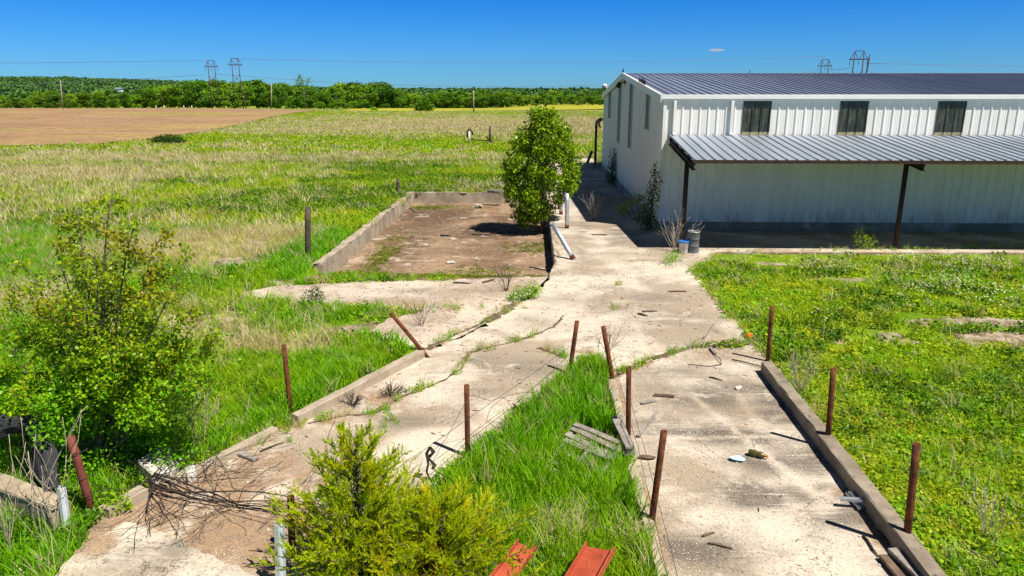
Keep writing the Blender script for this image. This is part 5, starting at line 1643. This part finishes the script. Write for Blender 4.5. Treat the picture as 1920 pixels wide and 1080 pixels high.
NEAR = [tuft(16, .30, .013, .10, .45, 1, M['grass']), tuft(14, .24, .014, .11, .7, 2, M['grass']), tuft(15, .22, .011, .10, .6, 3, M['grass_yellow']),
        tuft(14, .36, .007, .10, .45, 4, M['straw']), tuft(16, .22, .008, .13, .8, 5, M['straw']), clover(38, .16, .13, .055, 6, M['clover']), clover(30, .16, .12, .05, 7, M['grass_yellow']), clover(44, .17, .16, .06, 8, M['weed_dark']), tuft(15, .28, .012, .11, .6, 9, M['weed_dark'])]
M['meadow'] = leafmat('meadow_blade', (.20, .36, .006), (.38, .55, .014), (.46, .52, .03), .42, .5, .3, True)
MID = [tuft(22, .32, .026, .26, .5, 11, M['meadow']), tuft(20, .24, .03, .28, .8, 12, M['grass_yellow']), tuft(24, .45, .016, .26, .5, 13, M['straw']), tuft(20, .26, .018, .28, .8, 14, M['straw']), clover(40, .3, .18, .09, 15, M['clover']), clover(46, .32, .22, .085, 16, M['weed_dark'])]
FAR = [tuft(34, .26, .09, .8, .6, 21, M['meadow']), tuft(34, .28, .09, .8, .6, 22, M['grass_yellow']), tuft(36, .36, .06, .8, .5, 23, M['straw']), clover(50, .8, .25, .22, 24, M['clover'])]
EXCL = [PAVE, RAMP, GRAVEL, FORE, PIT, BUILD]


def candidates(dens, y0, y1, rg, ulo=-190, uhi=2110, xlim=None):
    xl0, xr0 = G(ulo, 185.0 + FPX * CAM_H / y1).x if y1 < 30 else at(ulo, 300, y1).x, at(uhi, 300, y1).x
    n = int((xr0 - xl0) * (y1 - y0) * dens)
    x = rg.uniform(xl0, xr0, n); y = rg.uniform(y0, y1, n)
    # keep what lies in the (widened) view wedge
    zc = y * math.cos(PITCH) + CAM_H * math.sin(PITCH); xc = x * math.cos(YAW) + y * math.sin(YAW)
    u = 960 + FPX * xc / zc
    ok = (u > ulo) & (u < uhi)
    for P_ in EXCL: ok &= ~inpoly(x, y, P_)
    return x[ok], y[ok]


def grass_zone(name, y0, y1, dens, protos_, pick, rg, smin, smax, keep=None):
    x, y = candidates(dens, y0, y1, rg, -190 if y1 < 20 else -700, 2110 if y1 < 20 else 2300)
    if keep is not None: k = keep(x, y, rg); x, y = x[k], y[k]
    idx = pick(x, y, rg); s = rg.uniform(smin, smax, len(x))
    z = zt(x, y)
    short = np.where((x > 2.2) & (y < 24), .62, np.where((y > 12) & (y < 60), .68, np.where(x < -1.6, .78, 1.0)))
    S = np.stack([s, s, s * short * rg.uniform(.75, 1.25, len(x))], 1)
    return scatter(name, np.stack([x, y, z], 1), tags(len(x), rg), S, protos_, idx), len(x)


def lush(x, y):
    """the wedge between the slabs and the long grass by the left kerb grow tall and deep green"""
    l = blobs([(1080, 780, .6, 1.6, 1), (1000, 900, .9, 1.2, 1), (1060, 960, .7, 1.0, 1), (620, 700, 1.2, 1.0, 1), (480, 780, .9, .7, .9), (900, 1000, 1, .8, 1), (1180, 960, .4, .8, 1), (60, 1020, .8, .6, 1), (700, 620, .8, .6, .8), (600, 470, 1.0, 4, .9)])
    return l(x, y)


def pick_near(x, y, rg):
    d = dryness(x, y) + rg.normal(0, .2, len(x)); lu = lush(x, y); r = rg.random(len(x))
    right = (x > 2.0)
    i = np.where(r < .5, 0, 1)
    i = np.where((lu < .4) & (r > .55), 5, i)
    i = np.where((lu < .4) & (r > .8), 2, i)
    i = np.where(right & (lu < .3), np.where(r < .40, 6, np.where(r < .62, 5, np.where(r < .9, 2, 1))), i)
    i = np.where(right & (lu < .3) & (rg.random(len(x)) < .03), 3, i)
    dk = fbm(x, y * 1.6, 3.2, 46, 4) + .14 * gauss(x, y, 1800, 500, 5, 2) + .10 * gauss(x, y, 1380, 500, 1, .8) - .12 * (lu > .4)
    i = np.where((rg.random(len(x)) < .05 + .28 * sstep(.48, .62, dk)), np.where(rg.random(len(x)) < .6, 7, 8), i)
    dr = (d > .42 + .35 * lu)
    i = np.where(dr, np.where(r < .45, 3, np.where(r < .8, 4, 2)), i)
    i = np.where((lu > .4) & (r > .94), 3, i)
    return i


KERB_LINES = [[(1438, 690), (1697, 1012), (1815, 1160)], [(790, 655), (552, 778)], [(514, 801), (430, 845), (305, 905), (268, 912), (195, 952)], [(1146, 706), (1178, 845), (1222, 1000), (1262, 1150)]]


def keep_near(x, y, rg):
    b = bareness(x, y); r = rg.random(len(x))
    b = b * (.1 + 1.8 * fbm(x, y, 1.1, 63, 3)) + .45 * sstep(.56, .68, fbm(x, y, 1.5, 64, 4)) * (x > 2)
    k = r > b * 1.5
    if len(x) and y.min() < 26:
        for Lp in KERB_LINES:
            for a, c in zip(Lp[:-1], Lp[1:]): k &= segdist(x, y, a, c) > .13 + .06 * r
        pc_ = G(1105, 826); k &= np.hypot((x - pc_.x) / .55, (y - pc_.y) / .5) > .75 + .5 * r
        k &= ~((x > 4.4) & (y > 20.7 + 1.5 * fbm(x, y, 1.6, 67, 3)) & (y < 24)) | (r > .985)
        k &= ~((np.abs(x - PIT_X0 + .12) < .3) & (y > PIT_Y0 - .5) & (y < PIT_Y1 + .3))
    return k


def pick_mid(x, y, rg):
    d = dryness(x, y) + rg.normal(0, .22, len(x)); r = rg.random(len(x))
    dk = fbm(x, y * 2.2, 9, 44, 3)
    i = np.where(r < .35, 0, np.where(r < .85, 1, 4))
    i = np.where((dk > .52) & (r > .35), 5, i)
    return np.where(d > .47, np.where(r < .55, 2, 3), np.where((d > .36) & (r > .4), 1, i))


def pick_far(x, y, rg):
    d = dryness(x, y) + rg.normal(0, .2, len(x)); r = rg.random(len(x))
    return np.where(d > .50, 2, np.where(d > .22, np.where(r < .8, 1, 0), np.where(r < .45, 0, np.where(r < .8, 1, 3))))


rg = np.random.default_rng(5)
_, n1 = grass_zone('near_grass', 4.5, 13, 150, NEAR, pick_near, rg, .75, 1.25, keep_near)
_, n2 = grass_zone('middle_grass', 13, 26, 55, NEAR, pick_near, rg, 1.0, 1.7, keep_near)
_, n3 = grass_zone('meadow_grass', 26, 60, 14, MID, pick_mid, rg, .8, 1.5, keep_near)
_, n4 = grass_zone('far_meadow_grass', 60, 130, 2.6, FAR, pick_far, rg, .7, 1.2, lambda x, y, r: ~inpoly(x, y, PLOUGH))
_, n5 = grass_zone('distant_meadow_grass', 130, 235, .8, FAR, pick_far, rg, .8, 1.15, lambda x, y, r: ~inpoly(x, y, PLOUGH) & ~inpoly(x, y, YELLOW))
print('grass', n1, n2, n3, n4, n5)

# grass and moss in the joints
LINES = [([(1057, 592), (1040, 612), (1000, 630), (960, 642), (900, 655), (880, 662), (865, 690), (830, 715), (760, 742), (690, 778), (650, 778), (560, 800)], 210, .05),
         ([(1155, 702), (1200, 680), (1250, 664), (1300, 650), (1430, 645)], 90, .04), ([(1012, 652), (1040, 664), (1060, 672)], 40, .05), ([(800, 655), (850, 630), (900, 608), (945, 585), (985, 555)], 110, .10),
         ([(555, 790), (515, 806), (420, 850)], 60, .12), ([(1140, 540), (1170, 530)], 14, .06), ([(1150, 580), (1185, 570)], 18, .06), ([(1310, 515), (1345, 560), (1400, 630), (1440, 668)], 160, .08), ([(1300, 505), (1345, 474), (1900, 464)], 160, .12),
         ([(1130, 345), (1170, 390), (1225, 440)], 120, .16), ([(640, 300 + 200), (760, 515), (900, 516)], 0, .2), ([(835, 578), (905, 580)], 50, .12), ([(700, 590), (800, 575)], 70, .15), ([(700, 745), (735, 790), (700, 830)], 30, .05)]
P = []
rg = np.random.default_rng(61)
for pts, n, j in LINES:
    if not n: continue
    Q = np.array([tuple(G(u, v).xy) for u, v in pts]); seg = np.linalg.norm(np.diff(Q, axis=0), axis=1); cs = np.r_[0, np.cumsum(seg)]
    t = rg.random(n) * cs[-1]
    cl = vn(t, t * 0 + n, .35, 4) > .38
    t = t[cl]
    x = np.interp(t, cs, Q[:, 0]) + rg.normal(0, j, len(t)); y = np.interp(t, cs, Q[:, 1]) + rg.normal(0, j, len(t))
    P.append(np.stack([x, y, np.zeros(len(x)) + .0], 1))
P = np.concatenate(P); s = rg.uniform(.25, .7, len(P))
scatter('joint_weeds', P, tags(len(P), rg, .3), np.stack([s, s, s], 1), NEAR, rg.choice([0, 1, 5, 4, 4, 3, 4, 2], len(P)))
for q_, (pts, n, j) in enumerate(LINES[:5]):
    Q = [Vector(G(u, v).xy) for u, v in pts]; L = []; rj = random.Random(q_)
    for a, c in zip(Q[:-1], Q[1:]):
        m = max(2, int((c - a).length / .07)); L += [a.lerp(c, k / m) for k in range(m)]
    vs = []; fs = []
    for k in range(len(L) - 1):
        d = (L[k + 1] - L[k]).normalized(); nrm = Vector((-d.y, d.x)); w = rj.uniform(.010, .032) + max(0, float(vn(k * .07, q_, .5, 8)) - .42) * .32
        o_ = nrm * rj.gauss(0, .012)
        a1 = L[k] + o_ + nrm * w * rj.uniform(.5, 1.2); a2 = L[k] + o_ - nrm * w * rj.uniform(.5, 1.2)
        vs += [(a1.x, a1.y, .009), (a2.x, a2.y, .009)]
    fs = [(2 * k, 2 * k + 1, 2 * k + 3, 2 * k + 2) for k in range(len(L) - 2)]
    b = MB(); b.add(vs, fs); tag(b.build('joint_soil', M['joint_soil']), kind='structure')
# moss and sparse plants on the pit floor
x = rg.uniform(PIT_X0 + .1, PIT_X1 - .1, 26000); y = rg.uniform(18.6, PIT_Y1 - .1, 26000)
m = blobs([(760, 510, 2.2, .5, 1), (880, 512, 1.2, .3, 1), (690, 500, .8, .8, .9), (900, 480, .8, .5, .7), (790, 370, 1.5, .5, .9), (1010, 440, .8, .8, .7), (720, 450, .4, 3, .5)])(x, y)
k = rg.random(len(x)) < m * fbm(x, y, .8, 31, 2) * 1.3
x, y = x[k], y[k]; s = rg.uniform(.35, .8, len(x))
MOSS = [clover(30, .14, .07, .05, 81, M['moss']), tuft(12, .12, .01, .1, .7, 82, M['grass_yellow'])]
scatter('pit_moss', np.stack([x, y, pit_z(x, y)], 1), tags(len(x), rg), np.stack([s, s, s], 1), MOSS, rg.choice([0, 0, 1], len(x)))
# clover flowers in the grass before the canopy
x = rg.uniform(5, 22, 16000); y = rg.uniform(12.5, 22.4, 16000)
m = blobs([(1650, 500, 3.5, 1.0, 1), (1850, 540, 3.0, 1.6, 1), (1600, 530, 1.5, .8, .9), (1420, 520, .8, .7, .5), (1800, 490, 3.5, 1.0, 1), (1560, 590, .8, .5, .5), (1750, 540, 2.0, 1.0, .9)])(x, y)
k = (rg.random(len(x)) < m * .42 * sstep(.42, .62, fbm(x, y, 1.2, 33, 2))) & ~inpoly(x, y, PAVE) & (bareness(x, y) < .4)
x, y = x[k], y[k]; s = rg.uniform(.8, 1.4, len(x))
bm = bmesh.new(); bmesh.ops.create_icosphere(bm, subdivisions=1, radius=.019); fm = bpy.data.meshes.new('flower'); bm.to_mesh(fm); bm.free(); fm.materials.append(M['petal'])
scatter('clover_flowers', np.stack([x, y, zt(x, y) + rg.uniform(.14, .24, len(x))], 1), tags(len(x), rg), np.stack([s, s, s * .8], 1), [fm], np.zeros(len(x)))
# stone chips and wood crumbs on the paving
def chip(seed, r, sq):
    bm = bmesh.new(); bmesh.ops.create_icosphere(bm, subdivisions=1, radius=r); q = random.Random(seed)
    for v in bm.verts: v.co = Vector((v.co.x * sq[0] * q.uniform(.6, 1.3), v.co.y * sq[1] * q.uniform(.6, 1.3), v.co.z * sq[2] * q.uniform(.6, 1.3)))
    return bm
STONES = []
for k, (m, r, sq) in enumerate((('concrete_chunk', .022, (1, .8, .6)), ('concrete_chunk', .016, (1.2, 1, .7)), ('wood_brown', .02, (2.2, .5, .4)), ('twig', .016, (3.5, .35, .3)), ('kerb', .02, (1, 1, .6)))):
    bm = chip(k, r, sq); me = bpy.data.meshes.new('chip'); bm.to_mesh(me); bm.free(); me.materials.append(M[m]); STONES.append(me)
x = rg.uniform(-7, 8, 26000); y = rg.uniform(5.5, 23, 26000)
k = (inpoly(x, y, PAVE) | inpoly(x, y, RAMP) | inpoly(x, y, GRAVEL)) & (rg.random(len(x)) < .10 + .35 * sstep(.5, .7, fbm(x, y, 1.6, 41, 3)) + .4 * inpoly(x, y, GRAVEL))
x, y = x[k], y[k]; s = rg.uniform(.3, 1.2, len(x)) ** 1.6
scatter('stone_chips', np.stack([x, y, np.full(len(x), .006)], 1), tags(len(x), rg, .1), np.stack([s, s, s], 1), STONES, rg.choice([0, 1, 1, 2, 3, 4], len(x)))
x = rg.uniform(PIT_X0 + .1, PIT_X1, 1000); y = rg.uniform(18.5, PIT_Y1, 1000); s = rg.uniform(.4, 1.7, len(x))
scatter('pit_rubble', np.stack([x, y, pit_z(x, y) + .01], 1), tags(len(x), rg, .1), np.stack([s, s, s], 1), STONES, rg.choice([0, 1, 2, 3, 4], len(x)))
# dead grass heap by the red channels
x = rg.normal(0, .13, 90) + G(1062, 1005).x; y = rg.normal(0, .12, 90) + G(1062, 1005).y
x = np.r_[x, rg.normal(0, .08, 40) + G(1190, 1015).x - .06, rg.normal(0, .10, 40) + G(1115, 850).x]; y = np.r_[y, rg.normal(0, .12, 40) + G(1190, 1015).y, rg.normal(0, .12, 40) + G(1115, 855).y]
scatter('dead_grass', np.stack([x, y, zt(x, y) + .08], 1), tags(len(x), rg, .9), np.full((len(x), 3), .8), [NEAR[3], NEAR[4]], rg.integers(0, 2, len(x)))

# far wooded ridge: nobody could count it
hx = np.linspace(-2600, 2600, 90); hy = np.linspace(700, 2600, 40); X, Y = np.meshgrid(hx, hy)
def ridge(x, y):
    e = np.interp(np.degrees(np.arctan2(x, y)) , [-60, -37, -33, -28, -24, -20, -16, -8, 0, 8, 60], [40, 38, 38, 34, 27, 18, 12, 8, 8, 7, 7])
    return e * sstep(650, 1900, y) * (.85 + .3 * vn(x, y, 260, 6)) - 4 * sstep(900, 700, y)
Z = ridge(X, Y); i = np.arange(X.size).reshape(X.shape)
o = link('far_hills', npmesh('far_hills', np.stack([X.ravel(), Y.ravel(), Z.ravel()], 1), np.stack([i[:-1, :-1].ravel(), i[:-1, 1:].ravel(), i[1:, 1:].ravel(), i[1:, :-1].ravel()], 1), M['leaf_far'], True)); tag(o, kind='structure')
FT = []
for k in range(3):
    q = np.random.default_rng(200 + k); L = [(q.normal(0, 3), q.normal(0, 3), 4 + q.uniform(0, 6), 3.2, 3.2, 2.6) for _ in range(9)]
    FT.append(npmesh('far_crown', *leaves(lobes_points(L, 260, q, .6), 2.2, q, .8, .8), M['leaf_far']))
rg = np.random.default_rng(71); n = 30000
ang = np.radians(rg.uniform(-42, 40, n)); Rr = rg.uniform(680, 2100, n); x = Rr * np.sin(ang); y = Rr * np.cos(ang)
k = (ang < math.radians(10)) | (rg.random(n) < .3); x, y = x[k], y[k]; s = rg.uniform(.45, 1.25, len(x))
scatter('distant_forest', np.stack([x, y, ridge(x, y) - 1], 1), tags(len(x), rg, .05), np.stack([s, s, s], 1), FT, rg.integers(0, 3, len(x)))
